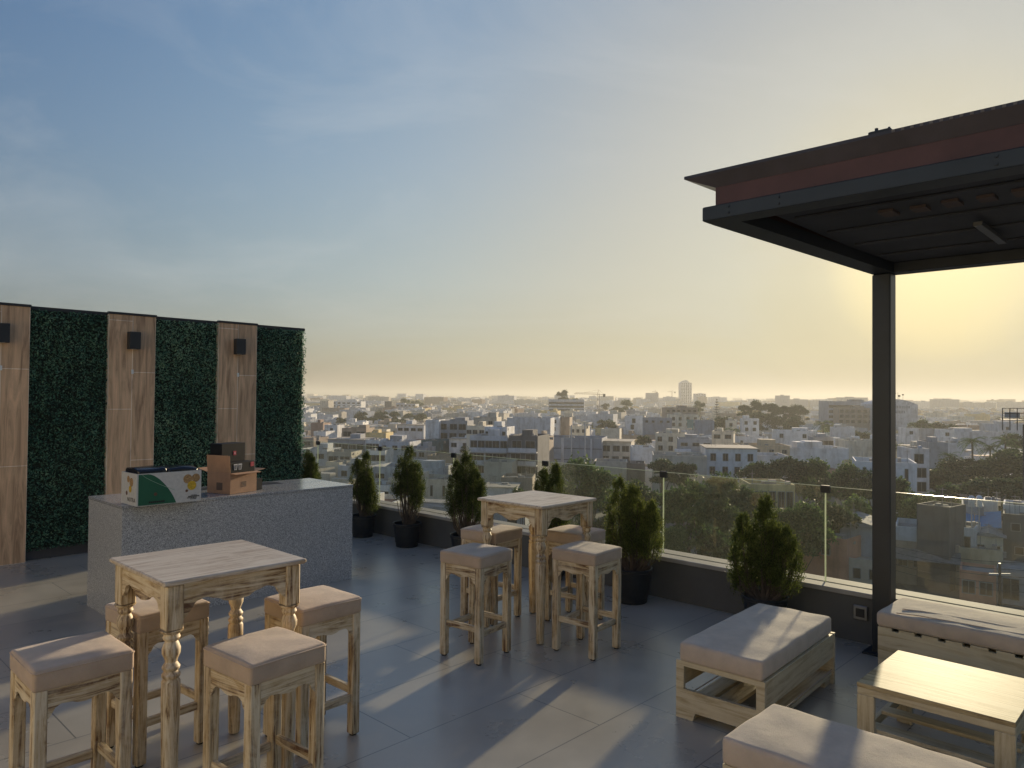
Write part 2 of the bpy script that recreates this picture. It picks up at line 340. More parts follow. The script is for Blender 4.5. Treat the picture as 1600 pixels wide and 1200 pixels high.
def glassmat():
    m, t, p = newmat('tinted_clear_glass'); t.nodes.remove(p)
    tr = N(t, 'ShaderNodeBsdfTransparent'); tr.inputs[0].default_value = (.90, .92, .89, 1); gl = N(t, 'ShaderNodeBsdfGlossy', Roughness=.02); gl.inputs[0].default_value = (.9, .95, .92, 1)
    fr = N(t, 'ShaderNodeFresnel', IOR=1.45); mx = N(t, 'ShaderNodeMixShader'); ge = N(t, 'ShaderNodeNewGeometry'); sb_ = N(t, 'ShaderNodeMath', operation='SUBTRACT'); sb_.inputs[0].default_value = 1; mu = N(t, 'ShaderNodeMath', operation='MULTIPLY')
    t.links.new(ge.outputs['Backfacing'], sb_.inputs[1]); t.links.new(sb_.outputs[0], mu.inputs[0]); t.links.new(fr.outputs[0], mu.inputs[1]); t.links.new(mu.outputs[0], mx.inputs[0]); t.links.new(tr.outputs[0], mx.inputs[1]); t.links.new(gl.outputs[0], mx.inputs[2])
    df = N(t, 'ShaderNodeBsdfTranslucent'); df.inputs[0].default_value = (.75, .75, .65, 1)
    n = N(t, 'ShaderNodeTexNoise', Scale=3.0, Detail=6.0); t.links.new(coords(t), n.inputs['Vector'])
    mr = N(t, 'ShaderNodeMapRange'); mr.inputs[3].default_value = .001; mr.inputs[4].default_value = .008; t.links.new(n.outputs[0], mr.inputs[0])
    m2 = N(t, 'ShaderNodeMixShader'); t.links.new(mr.outputs[0], m2.inputs[0]); t.links.new(mx.outputs[0], m2.inputs[1]); t.links.new(df.outputs[0], m2.inputs[2])
    t.links.new(m2.outputs[0], t.nodes['Material Output'].inputs[0]); return m
GLASS = glassmat()
def edgemat():
    m, t, p = newmat('frosted_glass_edge'); p.inputs['Base Color'].default_value = (.62, .70, .58, 1); p.inputs['Roughness'].default_value = .25
    tr = N(t, 'ShaderNodeBsdfTranslucent'); tr.inputs[0].default_value = (.8, .85, .7, 1); mx = N(t, 'ShaderNodeMixShader'); mx.inputs[0].default_value = .6
    t.links.new(p.outputs[0], mx.inputs[1]); t.links.new(tr.outputs[0], mx.inputs[2]); t.links.new(mx.outputs[0], t.nodes['Material Output'].inputs[0]); return m
EDGE = edgemat()

# ------------------------------------------------------------------ terrace shell
def terrace():
    f = MB().box(-4, 5.62, -4.5, 11.0, -.25, 0).build('terrace_floor', FLOOR, rz=TH); tag(f, kind='structure')
    b = MB().box(-4, 5.86, -4.5, 11.0, GZ, -.27)
    o = b.build('terrace_building', plain('grey_render', (.3, .29, .28), .8), rz=TH); tag(o, 'grey rendered block carrying the roof terrace, below the dark tiled floor', 'building')
    pw = empty('parapet_wall', T(2, 5.62), TH, label='low dark grey tiled parapet with pale stone cap carrying the glass', cat='wall')
    MB().box(0, .26, -6.5, 9, -.02, .33).build('upstand', PARA, pw)
    MB().cbox(-.02, .115, -6.5, 9, .33, .365, .004).build('cap', CAPM, pw)
    MB().cbox(.15, .30, -6.5, 9, .33, .363, .004).build('cap', CAPM, pw)
    # glass rail
    gr = empty('glass_railing', T(2, 5.76), TH, label='frameless clear glass railing with black top clamps along the parapet', cat='railing')
    MB().box(-.015, .015, -6.4, 8.9, .334, .355).build('channel', BLK, gr)
    CL = [9.40, 7.90, 6.458, 5.036, 3.616, 2.178, .74, -.70, -2.14, -3.58]
    xs = [10.9]+CL+[-4.4]
    for a, b_ in zip(xs[:-1], xs[1:]):
        g = MB().box(-.005, .005, b_-2+.006, a-2-.006, .356, 1.088); o = g.build('glass_panel', GLASS, gr)
        MB().box(-.0052, .0052, b_-2+.007, a-2-.007, 1.0882, 1.0912).build('polished_edge', EDGE, o)
    for c in CL:
        MB().cbox(-.016, .016, c-2-.035, c-2+.035, 1.04, 1.096, .003).build('clamp', BLK, gr)
        MB().box(-.0045, .0045, c-2-.0045, c-2+.0045, .357, 1.039).build('joint_seal', EDGE, gr)
    # steel socket box on the parapet beside the post
    sb = empty('socket_box', T(1.87, 5.615, .22), TH, label='small steel socket box on the parapet wall beside the black post', cat='socket')
    MB().cbox(-.02, .0, -.05, .05, -.05, .05, .004).build('cover', plain('brushed_steel', (.35, .35, .34), .35, .1, 20, 1), sb)
    MB().box(-.024, -.0205, -.03, .03, -.03, .03).build('plate', BLK, sb)
def added_bounce_room():  # unseen block with door, added behind the camera to bounce warm sunlight
    r = empty('added_bounce_room', T(0, -3.4), TH, label='added cream rendered block behind the camera, bouncing sunlight onto the furniture', cat='building')
    cr = plain('cream_bounce_render', (.60, .57, .48), .85, .06, 2)
    m = MB(); m.box(-1.8, 0, -3.8, .3, 0, 3.1); m.box(-1.8, 0, 1.3, 8.2, 0, 3.1); m.box(-1.8, 0, .3, 1.3, 2.15, 3.1); m.build('wall', cr, r)
    MB().box(-1.85, .06, -3.86, 8.26, 3.102, 3.2).build('roof_slab', WM['pale'], r)
    d = MB().cbox(-.09, -.05, .32, 1.28, .01, 2.13, .004).build('door', plain('brown_timber_door', (.20, .12, .07), .5), r)
    MB().cbox(-.049, -.01, .42, .46, .95, 1.10, .004).build('handle', BLK, d)
def green_wall():
    gw = empty('garden_wall', T(9.0, 0), TH, label='tall dark rear wall behind hedge panels and wooden pillars', cat='wall')
    MB().box(-4.4, 5.22, .0, .2, 0, 2.63).build('masonry', plain('dark_render', (.06, .06, .065), .8), gw)
    MB().box(-4.4, 5.27, -.03, .23, 2.63, 2.665).build('coping', BLK, gw)
    names = ['leftmost wood-look tiled pillar at the photo edge, left of the wide hedge panel', 'wood-look tiled pillar between the two widest hedge panels behind the granite counter', 'wood-look tiled pillar nearest the wall end, behind the cardboard boxes']
    for i, v0 in enumerate((1.545, 2.80, 4.05)):
        p = empty('wood_tile_pillar', T(8.99, v0), TH, label=names[i], cat='pillar', group='wood-look pillars on the rear wall')
        MB().box(0, .5, -.075, .0, 0, 2.645).build('shaft', PT, p)
        MB().box(-.008, .508, -.085, -.031, 2.645, 2.672).build('cap', BLK, p)
        l = empty('wall_light', T(8.915, v0+.245, 2.26), TH, cat='wall light', group='black box wall lights on the pillars',
                  label=['black box wall light on the leftmost pillar, cut by the photo edge', 'black box wall light on the middle pillar', 'black box wall light on the pillar behind the cardboard boxes'][i])
        MB().cbox(-.06, .06, -.10, -.012, 0, .195, .003).build('housing', BLK, l)
        MB().box(-.035, .035, -.012, 0, .04, .15).build('bracket', BLK, l)
        MB().lathe([(-.001, .03), (.002, .03)], 0, -.055, 16).build('lens', WHITE, l)
        s = MB().cbox(-.012, .012, -.012, 0, 0, .05, .002).build('cable_clip', WHITE, None, loc=T(8.914, v0+.25, 1.98), rz=TH)
        tag(s, ['small white clip under the leftmost wall light', 'small white clip under the middle wall light', 'small white clip under the wall light behind the boxes'][i], 'clip', 'white clips below the wall lights')
    rng = np.random.default_rng(3)
    lab = ['widest dark green artificial hedge panel between the leftmost two pillars', 'dark green artificial hedge panel between the middle and the right pillar', 'dark green artificial hedge panel at the right end of the wall']
    for i, (a, b) in enumerate(((2.05, 2.797), (3.303, 4.047), (4.553, 5.24))):
        h = empty('hedge_panel', T(9.0, a), TH, label=lab[i], cat='hedge panel', group='artificial hedge panels on the rear wall')
        L = b-a
        MB().box(0, L, -.02, -.002, .12, 2.625).build('backing_mat', plain('dark_green_mesh', (.008, .018, .010), .9), h)
        n = int(L*2.55*6600)
        cs = np.stack([rng.uniform(0.0, L, n), -.02-rng.beta(1.6, 1.4, n)*.05, rng.uniform(.10, 2.63, n)], 1)
        if i == 2:
            e = 2300; ce = np.stack([L-.01+rng.uniform(0, .05, e), rng.uniform(-.07, .18, e), rng.uniform(.1, 2.63, e)], 1); cs = np.vstack([cs, ce]); n += e
        cs[:, 1] += .012*np.sin(cs[:, 0]*19+i)*np.cos(cs[:, 2]*13)
        d = rng.normal(size=(n, 3)); d[:, 1] *= .55; d /= np.linalg.norm(d, axis=1)[:, None]
        q = rng.normal(size=(n, 3)); q[:, 1] = q[:, 1]*.6; b_ = np.cross(d, q); b_ /= np.linalg.norm(b_, axis=1)[:, None]
        s = rng.uniform(.009, .017, n)[:, None]
        link('leaves', quads(cs, d*s, b_*s*.62, 'hedge_leaves', LEAF_WALL), h)

# ------------------------------------------------------------------ pergola roof
def pergola():
    pg = empty('pergola_roof', T(1.68, 5.5), TH, label='dark steel pergola with red fascia and black corner post', cat='pergola')
    # local: x=v-5.5, y=u-1.68
    def bx(n, v0, v1, u0, u1, z0, z1, m, c=0, par=pg):
        b = MB(); (b.cbox(v0-5.5, v1-5.5, u0-1.68, u1-1.68, z0, z1, c) if c else b.box(v0-5.5, v1-5.5, u0-1.68, u1-1.68, z0, z1)); return b.build(n, m, par)
    bx('post', 5.44, 5.56, 1.62, 1.74, 0, 2.63, STEEL, .006)
    bx('post', 5.44, 5.56, -2.9, -2.78, 0, 2.63, STEEL, .006)
    bx('post', 3.36, 3.48, -2.9, -2.78, 0, 2.63, STEEL, .006)
    bx('base_plate', 5.39, 5.61, 1.57, 1.79, 0, .012, STEEL)
    # perimeter beams (u from -3 to 1.84, v from 3.27 to 5.58)
    bx('beam', 3.27, 3.40, -3.0, 1.84, 2.63, 2.70, STEEL, .004)
    bx('beam', 5.45, 5.58, -3.0, 1.74, 2.631, 2.70, STEEL, .004)
    b = MB(); b.prism([(3.40-5.5, 1.84-1.68), (3.40-5.5, 1.70-1.68), (5.45-5.5, 1.60-1.68), (5.45-5.5, 1.74-1.68)], 2.632, 2.699, 'z'); b.build('beam', STEEL, pg)
    bx('beam', 3.40, 5.45, -3.0, -2.88, 2.632, 2.70, STEEL, .004)
    # fascia
    bx('fascia', 3.285, 3.31, -2.95, 1.775, 2.70, 2.79, RUST)
    b = MB(); b.prism([(3.31-5.5, 1.775-1.68), (3.31-5.5, 1.75-1.68), (5.52-5.5, 1.65-1.68), (5.52-5.5, 1.675-1.68)], 2.70, 2.79, 'z'); b.build('fascia', RUST, pg)
    # gutter crown: sloping profile proud of the fascia
    g = MB(); lo = [(3.284-5.5, -4.6), (3.284-5.5, 1.777-1.68), (5.53-5.5, 1.677-1.68), (5.53-5.5, -4.6)]; hi = [(3.25-5.5, -4.7), (3.25-5.5, 1.93-1.68), (5.60-5.5, 1.83-1.68), (5.60-5.5, -4.7)]
    vs = [(x, y, 2.7905) for x, y in lo]+[(x, y, 2.853) for x, y in hi]+[(x, y, 2.867) for x, y in hi]
    g.add(vs, [(0, 1, 2, 3), (8, 9, 10, 11)]+[(k+i, k+(i+1) % 4, k+4+(i+1) % 4, k+4+i) for k in (0, 4) for i in range(4)]); g.build('gutter', GUT, pg)
    # ribbed deck and ceiling
    bx('roof_deck', 3.37, 5.50, -2.95, 1.63, 2.76, 2.785, GUT)
    bx('ceiling', 3.36, 5.52, -2.95, 1.64, 2.7005, 2.72, DK)
    for k in range(4):
        v = 3.75+k*.44
        bx('purlin', v, v+.06, -2.88, 1.58, 2.687, 2.70, DK, .003)
    for k in range(9):
        u = 1.15-k*.14
        bx('ceiling_batten', 3.90+.02*(k % 2), 4.02, u, u+.07, 2.686, 2.6998, plain('weathered_batten', (.10, .075, .07), .8))
    bx('cross_strut', 4.35, 4.95, .86, .90, 2.650, 2.671, plain('galvanised_strut', (.13, .135, .14), .4, .1, 6, .5))
    for k in range(26):
        u = .95-k*.035
        bx('vent_slot', 3.2465, 3.2495, u, u+.012, 2.8545, 2.8655, plain('dull_vent', (.16, .14, .13), .6))
    for u in (1.70, 1.45, .6):
        for z in (2.652, 2.682):
            bm = MB(); bm.prism([(u-1.68+.007*math.cos(a*math.pi/3), z+.007*math.sin(a*math.pi/3)) for a in range(6)], 3.264-5.5, 3.2695-5.5, 'x'); bm.build('bolt', STEEL, pg)
    lb = empty('roof_lamp_bracket', T(1.02, 3.31, 2.867), TH, label='small black bracket clamped on top of the pergola edge', cat='bracket')
    MB().cbox(-.03, .03, -.045, .045, 0, .022, .003).build('foot', BLK, lb)
    MB().lathe([(.022, .007), (.04, .007)], 0, .02, 10).lathe([(.022, .005), (.034, .005)], 0, -.03, 10).build('bolt', BLK, lb)

# ------------------------------------------------------------------ furniture
def scallop(L, base, deep, n=40, ks=[(0, 1.0), (.05, .84), (.12, .56), (.2, .50), (.3, .58), (.4, .72), (.5, .76)]):
    def dep(t):
        t = min(t, 1-t)
        for (a, da), (b, db) in zip(ks[:-1], ks[1:]):
            if t <= b:
                k = (t-a)/(b-a); k = k*k*(3-2*k); return da+(db-da)*k
        return ks[-1][1]
    return [(-L/2+L*i/n, base-deep*dep(i/n)) for i in range(n+1)]
def piping(w_, d_, z, parent, m, rr=.016, t=.0028, off=(0, 0)):
    pts = []
    for cx, cy, a0 in ((w_/2-rr, d_/2-rr, 0), (-w_/2+rr, d_/2-rr, 90), (-w_/2+rr, -d_/2+rr, 180), (w_/2-rr, -d_/2+rr, 270)):
        for k in range(5): a = R(a0+22.5*k); pts.append((off[0]+cx+rr*math.cos(a), off[1]+cy+rr*math.sin(a), z+.0015*math.sin(k*2+a0)))
    pts.append(pts[0]); return MB().tube(pts, [t]*len(pts), 6).build('piping', m, parent, True)
def make_stool():
    s = empty('bar_stool', (0, 0, 0)); h = .175; lw = .048
    for sx in (-1, 1):
        for sy in (-1, 1):
            x0, y0 = sx*(h-lw/2), sy*(h-lw/2)
            b = MB().cbox(x0-lw/2, x0+lw/2, y0-lw/2, y0+lw/2, .008, .63, .005)
            b.build('leg', W[2], s)
            MB().lathe([(0, .018), (.0078, .019)], x0, y0, 10).build('foot_pad', BLK, s)
    L = 2*(h-lw)
    for k in (-1, 1):
        prof = scallop(L, .63, .115, 40, [(0, 1.0), (.04, .90), (.11, .66), (.18, .58), (.3, .60), (.42, .68), (.5, .70)])+[(L/2, .63), (-L/2, .63)]
        MB().prism(prof, k*(h-.006)-.011, k*(h-.006)+.0, 'y').build('apron', W[0], s) if k > 0 else MB().prism(prof, -h+.006, -h+.017, 'y').build('apron', W[0], s)
        MB().prism(prof, (h-.017) if k > 0 else -h+.006, (h-.006) if k > 0 else -h+.017, 'x').build('apron', W[1], s)
    for k in (-1, 1):
        c = k*(h-lw/2)
        MB().cbox(-L/2, L/2, c-.011, c+.011, .175, .215, .003).build('stretcher', W[0], s)
        MB().cbox(c-.011, c+.011, -L/2, L/2, .205, .245, .003).build('stretcher', W[1], s)
    c = rbox(.358, .358, .082, .015, .009, 1, 14, .0016).build('cushion', FAB, s, True, (0, 0, .626))
    piping(.360, .360, .072, c, FAB)
    return s
def make_table():
    s = empty('bar_table', (0, 0, 0)); h = .305; lw = .072; H = .985
    MB().cbox(-h-.02, h+.02, -h-.02, h+.02, H-.022, H, .005).build('tabletop', WT, s)
    for sx in (-1, 1):
        for sy in (-1, 1):
            x, y = sx*(h-lw/2), sy*(h-lw/2); b = MB()
            b.cbox(x-lw/2, x+lw/2, y-lw/2, y+lw/2, .772, H-.0225, .006)
            prof = [(0.008, .027), (.03, .029), (.06, .029), (.30, .034), (.50, .038), (.560, .037), (.572, .030), (.580, .036), (.590, .037), (.598, .030), (.604, .026), (.611, .034), (.621, .036), (.630, .030), (.640, .023), (.655, .027), (.675, .036), (.695, .037), (.715, .030), (.726, .024), (.733, .031), (.742, .035), (.750, .031), (.756, .030), (.766, .044), (.773, .047)]
            b.lathe(prof, x, y, 24)
            b.build('leg', W[2], s, True)
    L = 2*(h-lw)
    for k in (-1, 1):
        prof = scallop(L, H-.0225, .15)+[(L/2, H-.0225), (-L/2, H-.0225)]
        a, b_ = (h-.024, h-.008) if k > 0 else (-h+.008, -h+.024)
        MB().prism(prof, a, b_, 'y').build('apron', W[0], s)
        MB().prism(prof, a, b_, 'x').build('apron', W[1], s)
    return s
def furniture():
    st = make_stool()
    spots = [(3.375, .945, 0.0, 'whitewashed bar stool at the bottom left corner, nearest left of the front table'),
             (2.885, 1.53, .09, 'whitewashed bar stool in the front, nearest right of the turned front table leg'),
             (3.39, 2.06, .03, 'whitewashed bar stool by the right end of the front table, towards the granite counter'),
             (3.84, 1.455, .1, 'whitewashed bar stool between the front table and the granite counter'),
             (3.67, 3.49, .13, 'whitewashed bar stool at the front left of the farther table'),
             (3.19, 4.10, .08, 'whitewashed bar stool at the front right of the farther table'),
             (4.19, 4.15, .11, 'whitewashed bar stool at the back left of the farther table, towards the potted conifers'),
             (3.68, 4.57, .1, 'whitewashed bar stool at the back right of the farther table, half hidden by its leg')]
    for i, (u, v, d, l) in enumerate(spots):
        o = st if i == 0 else copy_tree(st)
        o.location = T(u, v); o.rotation_euler = (0, 0, TH+d+(math.pi if i in (1, 2, 6) else 0)); tag(o, l, 'bar stool', 'bar stools with taupe cushions')
    tb = make_table()
    for i, (u, v, d, l) in enumerate([(3.42, 1.52, 0.0, 'square whitewashed bar table with turned legs in the left foreground'), (3.76, 4.21, .02, 'square whitewashed bar table with turned legs near the glass railing')]):
        o = tb if i == 0 else copy_tree(tb)
        o.location = T(u, v); o.rotation_euler = (0, 0, TH+d); tag(o, l, 'bar table', 'whitewashed bar tables')
    # low pallet ottoman
    def pallet(name, Lx, Ly, label):
        s = empty(name, (0, 0, 0), label=label, cat='ottoman', group='taupe ottomans on pale pine frames')
        X, Y = Lx/2, Ly/2
        for k in (-1, 1):   # end panels with an opening and a cut out foot
            a, b_ = (X-.022, X) if k > 0 else (-X, -X+.022)
            m = MB(); m.box(a, b_, -Y, Y, .285, .312); m.box(a, b_, -Y, -Y+.045, .16, .285); m.box(a, b_, Y-.045, Y, .16, .285)
            m.prism([(-Y, 0), (-Y+.10, 0), (-Y+.115, .045), (Y-.115, .045), (Y-.10, 0), (Y, 0), (Y, .16), (-Y, .16)], a, b_, 'x'); m.build('end_panel', P[1], s)
            a, b_ = (Y-.024, Y-.002) if k > 0 else (-Y+.002, -Y+.024)
            MB().cbox(-X+.0225, X-.0225, a, b_, .165, .309, .002).build('side_board', P[0], s)
            MB().cbox(-X+.0225, X-.0225, (Y-.115) if k > 0 else -Y+.012, (Y-.012) if k > 0 else -Y+.115, .046, .070, .002).build('bottom_rail', P[0], s)
            for j in (-1, 1):
                MB().cbox(j*(X-.075)-.05, j*(X-.075)+.05, (Y-.10) if k > 0 else -Y+.02, (Y-.02) if k > 0 else -Y+.10, .0, .0455, .003).build('foot_block', P[0], s)
        MB().cbox(-X+.0225, X-.0225, -.05, .05, .100, .122, .002).build('inner_slat', P[0], s)
        for j in range(7):
            x = -X+.10+j*(Lx-.2)/6
            MB().cbox(x-.04, x+.04, -Y+.0245, Y-.0245, .285, .307, .002).build('slat', P[1], s)
        return s
    o1 = pallet('pallet_ottoman', 1.09, .50, 'taupe cushioned ottoman on a pale pine frame, beside the potted conifer and the post')
    o1.location = T(1.945, 4.15); o1.rotation_euler = (0, 0, TH+.045)
    rbox(1.07, .47, .10, .02, .014, 4, 22, .0028).build('cushion', FAB2, o1, True, (-.02, -.005, .312)); piping(1.074, .474, .086, o1.children[-1], FAB2, .022, .0035)
    o2 = pallet('pallet_ottoman', .46, 1.12, 'taupe cushioned ottoman at the bottom edge of the photo, in front of the coffee table')
    o2.location = T(.86, 2.93); o2.rotation_euler = (0, 0, TH+.0)
    rbox(.47, 1.13, .105, .02, .012, 5, 22, .0028).build('cushion', FAB2, o2, True, (0, 0, .312)); piping(.474, 1.134, .09, o2.children[-1], FAB2, .022, .0035)
    # long bench at the parapet
    b = empty('pallet_bench', T(.5, 5.20), TH, label='long pine bench with taupe cushion against the parapet, behind the coffee table', cat='bench')
    Y = 1.05; n = 16; pts = [(-Y, 0), (-Y+.1, 0), (-Y+.11, .06), (Y-.11, .06), (Y-.1, 0), (Y, 0)]
    top = []
    for j in range(n):
        y = Y-.10-j*.128
        top += [(y+.02, .335), (y+.02, .318), (y-.02, .318), (y-.02, .335)]
    pts += [(Y, .335)]+top+[(-Y, .335)]
    MB().prism(pts, -.245, -.22, 'x').build('front_board', P[1], b)
    MB().prism([(-Y, 0), (Y, 0), (Y, .33), (-Y, .33)], .215, .24, 'x').build('rear_board', P[1], b)
    for k in (-1, 1): MB().cbox(-.219, .214, k*(Y-.012)-.012, k*(Y-.012)+.012, 0, .332, .002).build('end_panel', P[0], b)
    for j in range(n):
        y = Y-.165-j*.128; MB().cbox(-.2195, .2145, y-.04, y+.04, .312, .334, .002).build('slat', P[0], b)
    rbox(.50, 2.12, .088, .025, .012, 8, 20, .0025).build('cushion', FAB2, b, True, (0, 0, .336))
    m = MB(); 
    for a, c in ((-.10, .0), (.02, .05)): m.tube([(a-.12+.02*math.sin(q*.9)+q*.014, .95-q*.11, .4325+.0015*math.sin(q*2+c)) for q in range(17)], [.0035]*17, 5)
    m.build('fold', FAB2, b)
    # coffee table
    c = empty('coffee_table', T(.955, 4.10), TH, label='low varnished pine coffee table with slatted lower shelf, in sunlight', cat='coffee table')
    X, Y, Z = .32, .325, .38
    MB().cbox(-X, X, -Y, Y, Z-.022, Z, .003).build('tabletop', PV, c)
    for k in (-1, 1):
        a, b_ = (X-.026, X-.002) if k > 0 else (-X+.002, -X+.026)
        MB().cbox(a, b_, -Y+.002, Y-.002, Z-.055, Z-.0225, .002).build('apron', P[1], c)
        a2, b2 = (Y-.026, Y-.002) if k > 0 else (-Y+.002, -Y+.026)
        MB().cbox(-X+.027, X-.027, a2, b2, Z-.075, Z-.0225, .002).build('apron', P[0], c)
        for j in (-1, 1):
            MB().cbox((X-.027) if k > 0 else -X+.001, (X-.001) if k > 0 else -X+.027, (Y-.08) if j > 0 else -Y+.001, (Y-.001) if j > 0 else -Y+.08, 0, Z-.0555, .003).build('leg', P[2], c)
        MB().cbox(-X+.0275, X-.0275, a2, b2, .10, .145, .002).build('crossbar', P[0], c)
        MB().cbox((X-.12) if k > 0 else -X+.03, (X-.03) if k > 0 else -X+.12, -Y+.0265, Y-.0265, .146, .165, .002).build('shelf_slat', P[1], c)
    MB().cbox(-.04, .04, -Y+.0265, Y-.0265, .146, .165, .002).build('shelf_slat', P[1], c)

def counter():
    c = empty('granite_counter', T(6.4, 3.0), TH, label='large speckled grey granite bar counter with polished top', cat='counter')
    # local x=v-3.0 (-1..1.05), y=u-6.4 (-.38..+.41)
    MB().box(-1.0, 1.06, -.40, .38, 0, .874).build('body', GR, c)
    t = MB(); t.cbox(-1.004, 1.064, -.404, .384, .875, .9, .002); t.build('countertop', GRT, c)
    MB().box(-.45, .62, .13, .32, .9006, .9026).build('dark_sink_plate', plain('dull_grey_steel', (.10, .10, .105), .35, .2, 9, .6), c)  # thin dark plate: the sink recess's darkness is put in by colour
    # carton with bags
    import_box()
def textobj(body, size, parent, m, loc, rot, depth=.0006):
    cu = bpy.data.curves.new('lettering', 'FONT'); cu.body = body; cu.size = size; cu.extrude = depth; cu.align_x = 'CENTER'
    me_o = bpy.data.objects.new('tmp_text', cu); COL.objects.link(me_o)
    dg = bpy.context.evaluated_depsgraph_get(); me = bpy.data.meshes.new_from_object(me_o.evaluated_get(dg)); bpy.data.objects.remove(me_o)
    me.materials.clear(); me.materials.append(m)
    o = bpy.data.objects.new('lettering', me); COL.objects.link(o); o.parent = parent; o.location = loc; o.rotation_euler = rot; return o
def import_box():
    near = on(213, 792, .902); rt = on(314, 782, .902); lf = on(183, 783, .902)
    e1 = rt-near; L = e1.length; ang = math.atan2(e1.y, e1.x); D = max(.2, (lf-near).length)
    D = .30; H = .245
    b = empty('printed_carton', (near.x, near.y, .902), ang, label='green and white printed carton filled with black bags, left on the counter', cat='carton')
    card = plain('white_printed_card', (.60, .58, .53), .5, .1, 40); grn = plain('deep_green_print', (.012, .11, .055), .45, .1, 5)
    t = .004
    MB().box(0, L, 0, t, 0, H).box(0, L, D-t, D, 0, H).box(0, t, t, D-t, 0, H).box(L-t, L, t, D-t, 0, H).box(t, L-t, t, D-t, 0, t).build('carton_wall', card, b)
    pts = [(.012, .004), (L*.60, .004)]
    for i in range(15):
        k = i/14; x = L*.60-(L*.60-L*.17)*(k**1.15); z = .004+(H-.010)*(1-(1-k)**1.6); pts.append((x, z))
    pts.append((.012, H-.006))
    MB().prism(pts, -.0012, -.0004, 'y').build('green_panel', grn, b)
    m = MB()
    for i in range(14):
        k = i/14; k2 = (i+1)/14
        f_ = lambda q: (L*.08+(L*.58-L*.08)*q, H-.010-(H*.55)*q**.8)
        a, d_ = f_(k), f_(k2); m.add([(a[0], -.0022, a[1]), (d_[0], -.0022, d_[1]), (d_[0], -.0022, d_[1]+.003), (a[0], -.0022, a[1]+.003), (a[0], -.0014, a[1]), (d_[0], -.0014, d_[1]), (d_[0], -.0014, d_[1]+.003), (a[0], -.0014, a[1]+.003)], [(0, 1, 2, 3), (7, 6, 5, 4), (3, 2, 6, 7), (0, 4, 5, 1)])
    m.build('pale_swoosh', plain('pale_green_print', (.30, .45, .33), .5), b)
    pan = plain('bread_print', (.40, .24, .10), .5, .55, 90); yel = plain('fruit_print', (.62, .40, .03), .5, .3, 60); br = plain('brown_print', (.13, .06, .035), .5)
    def disc(cx, cz, r, mm, y, nm):
        MB().prism([(cx+r*math.cos(a*math.pi/9), cz+r*math.sin(a*math.pi/9)) for a in range(18)], y-.0006, y, 'y').build(nm, mm, b)
    disc(L*.78, H*.74, .036, pan, -.0006, 'fruit_slice'); disc(L*.91, H*.76, .033, pan, -.0009, 'fruit_slice'); disc(L*.845, H*.52, .036, yel, -.0016, 'fruit'); disc(L*.765, H*.36, .011, br, -.0006, 'seal')
    ink = plain('black_print_ink', (.012, .012, .012), .5)
    def bars(x0, x1, z, hh, seed, y=-.0012, nm='small_print'):
        rr = random.Random(seed); m = MB(); x = x0
        while x < x1:
            ww = rr.uniform(.006, .014); m.box(x, min(x+ww, x1), y, y+.0008, z, z+hh); x += ww+.002
        m.build(nm, ink, b)
    bars(L*.83, L*.93, .048, .005, 1); bars(L*.79, L*.97, .037, .008, 2); bars(L*.77, L*.93, .027, .007, 3); bars(L*.82, L*.92, .018, .005, 4); bars(L*.18, L*.42, .018, .013, 5, -.0024)
    disc(L*.28, H*.34, .013, br, -.0018, 'seal')
    # end face art
    def disce(cy_, cz, r, mm, x, nm):
        MB().prism([(cy_+r*math.cos(a*math.pi/9), cz+r*math.sin(a*math.pi/9)) for a in range(18)], x-.0006, x, 'x').build(nm, mm, b)
    disce(.10, H*.72, .034, pan, -.0006, 'fruit_slice'); disce(.16, H*.8, .026, pan, -.0009, 'fruit_slice'); disce(.12, H*.5, .026, yel, -.0014, 'fruit'); disce(.19, H*.36, .017, br, -.0006, 'seal')
    textobj('NUTRA', .045, b, ink, (-.0006, .10, .028), (R(90), 0, R(-90)))
    # black bags inside
    bag = plain('black_glossy_bag', (.012, .013, .016), .22, .3, 10)
    for i, (x0, x1, hh, tl) in enumerate(((.015, .235, .268, 'crumpled black bag in the left half of the green and white carton'), (.24, L-.015, .262, 'crumpled black bag in the right half of the green and white carton'))):
        m = rbox(x1-x0, D-.04, hh, .02, .012, 20+i, 10, .006)
        o = m.build('black_bag', bag, None, True, loc=Vector((near.x, near.y, .907))+Matrix.Rotation(ang, 3, 'Z') @ Vector(((x0+x1)/2, D/2, 0)), rz=ang); tag(o, tl, 'bag', 'black bags in the carton')
    # cardboard box
    near = on(359.5, 772.7, .902); rt = on(400.6, 766.6, .902); lf = on(320, 768, .902)
    e1 = rt-near; L = e1.length; ang = math.atan2(e1.y, e1.x); e2 = lf-near; D = .27; H = .178
    kr = plain('brown_kraft_cardboard', (.42, .235, .13), .75, .12, 12); krd = plain('inner_kraft_cardboard', (.36, .21, .12), .8, .1, 12)
    c = empty('cardboard_box', (near.x, near.y, .902), ang, label='open brown cardboard box with raised flaps, right on the counter', cat='box')
    t = .004; L = max(.22, L)
    MB().box(0, L, 0, t, 0, H).box(0, L, D-t, D, 0, H).box(0, t, t, D-t, 0, H).box(L-t, L, t, D-t, 0, H).box(t, L-t, t, D-t, 0, t).build('box_wall', kr, c)
    def flap(a, d_, off, nm='flap'):
        a, d_, off = Vector(a), Vector(d_), Vector(off); nrm = (d_-a).cross(off).normalized()*.0035
        MB().add([a, d_, d_+off, a+off, a+nrm, d_+nrm, d_+off+nrm, a+off+nrm], [(0, 1, 2, 3), (4, 5, 6, 7), (0, 1, 5, 4), (1, 2, 6, 5), (2, 3, 7, 6), (3, 0, 4, 7)]).build(nm, kr, c)
    flap((0, 0, H+.0005), (0, D, H+.0005), (-.012, .0, .15))
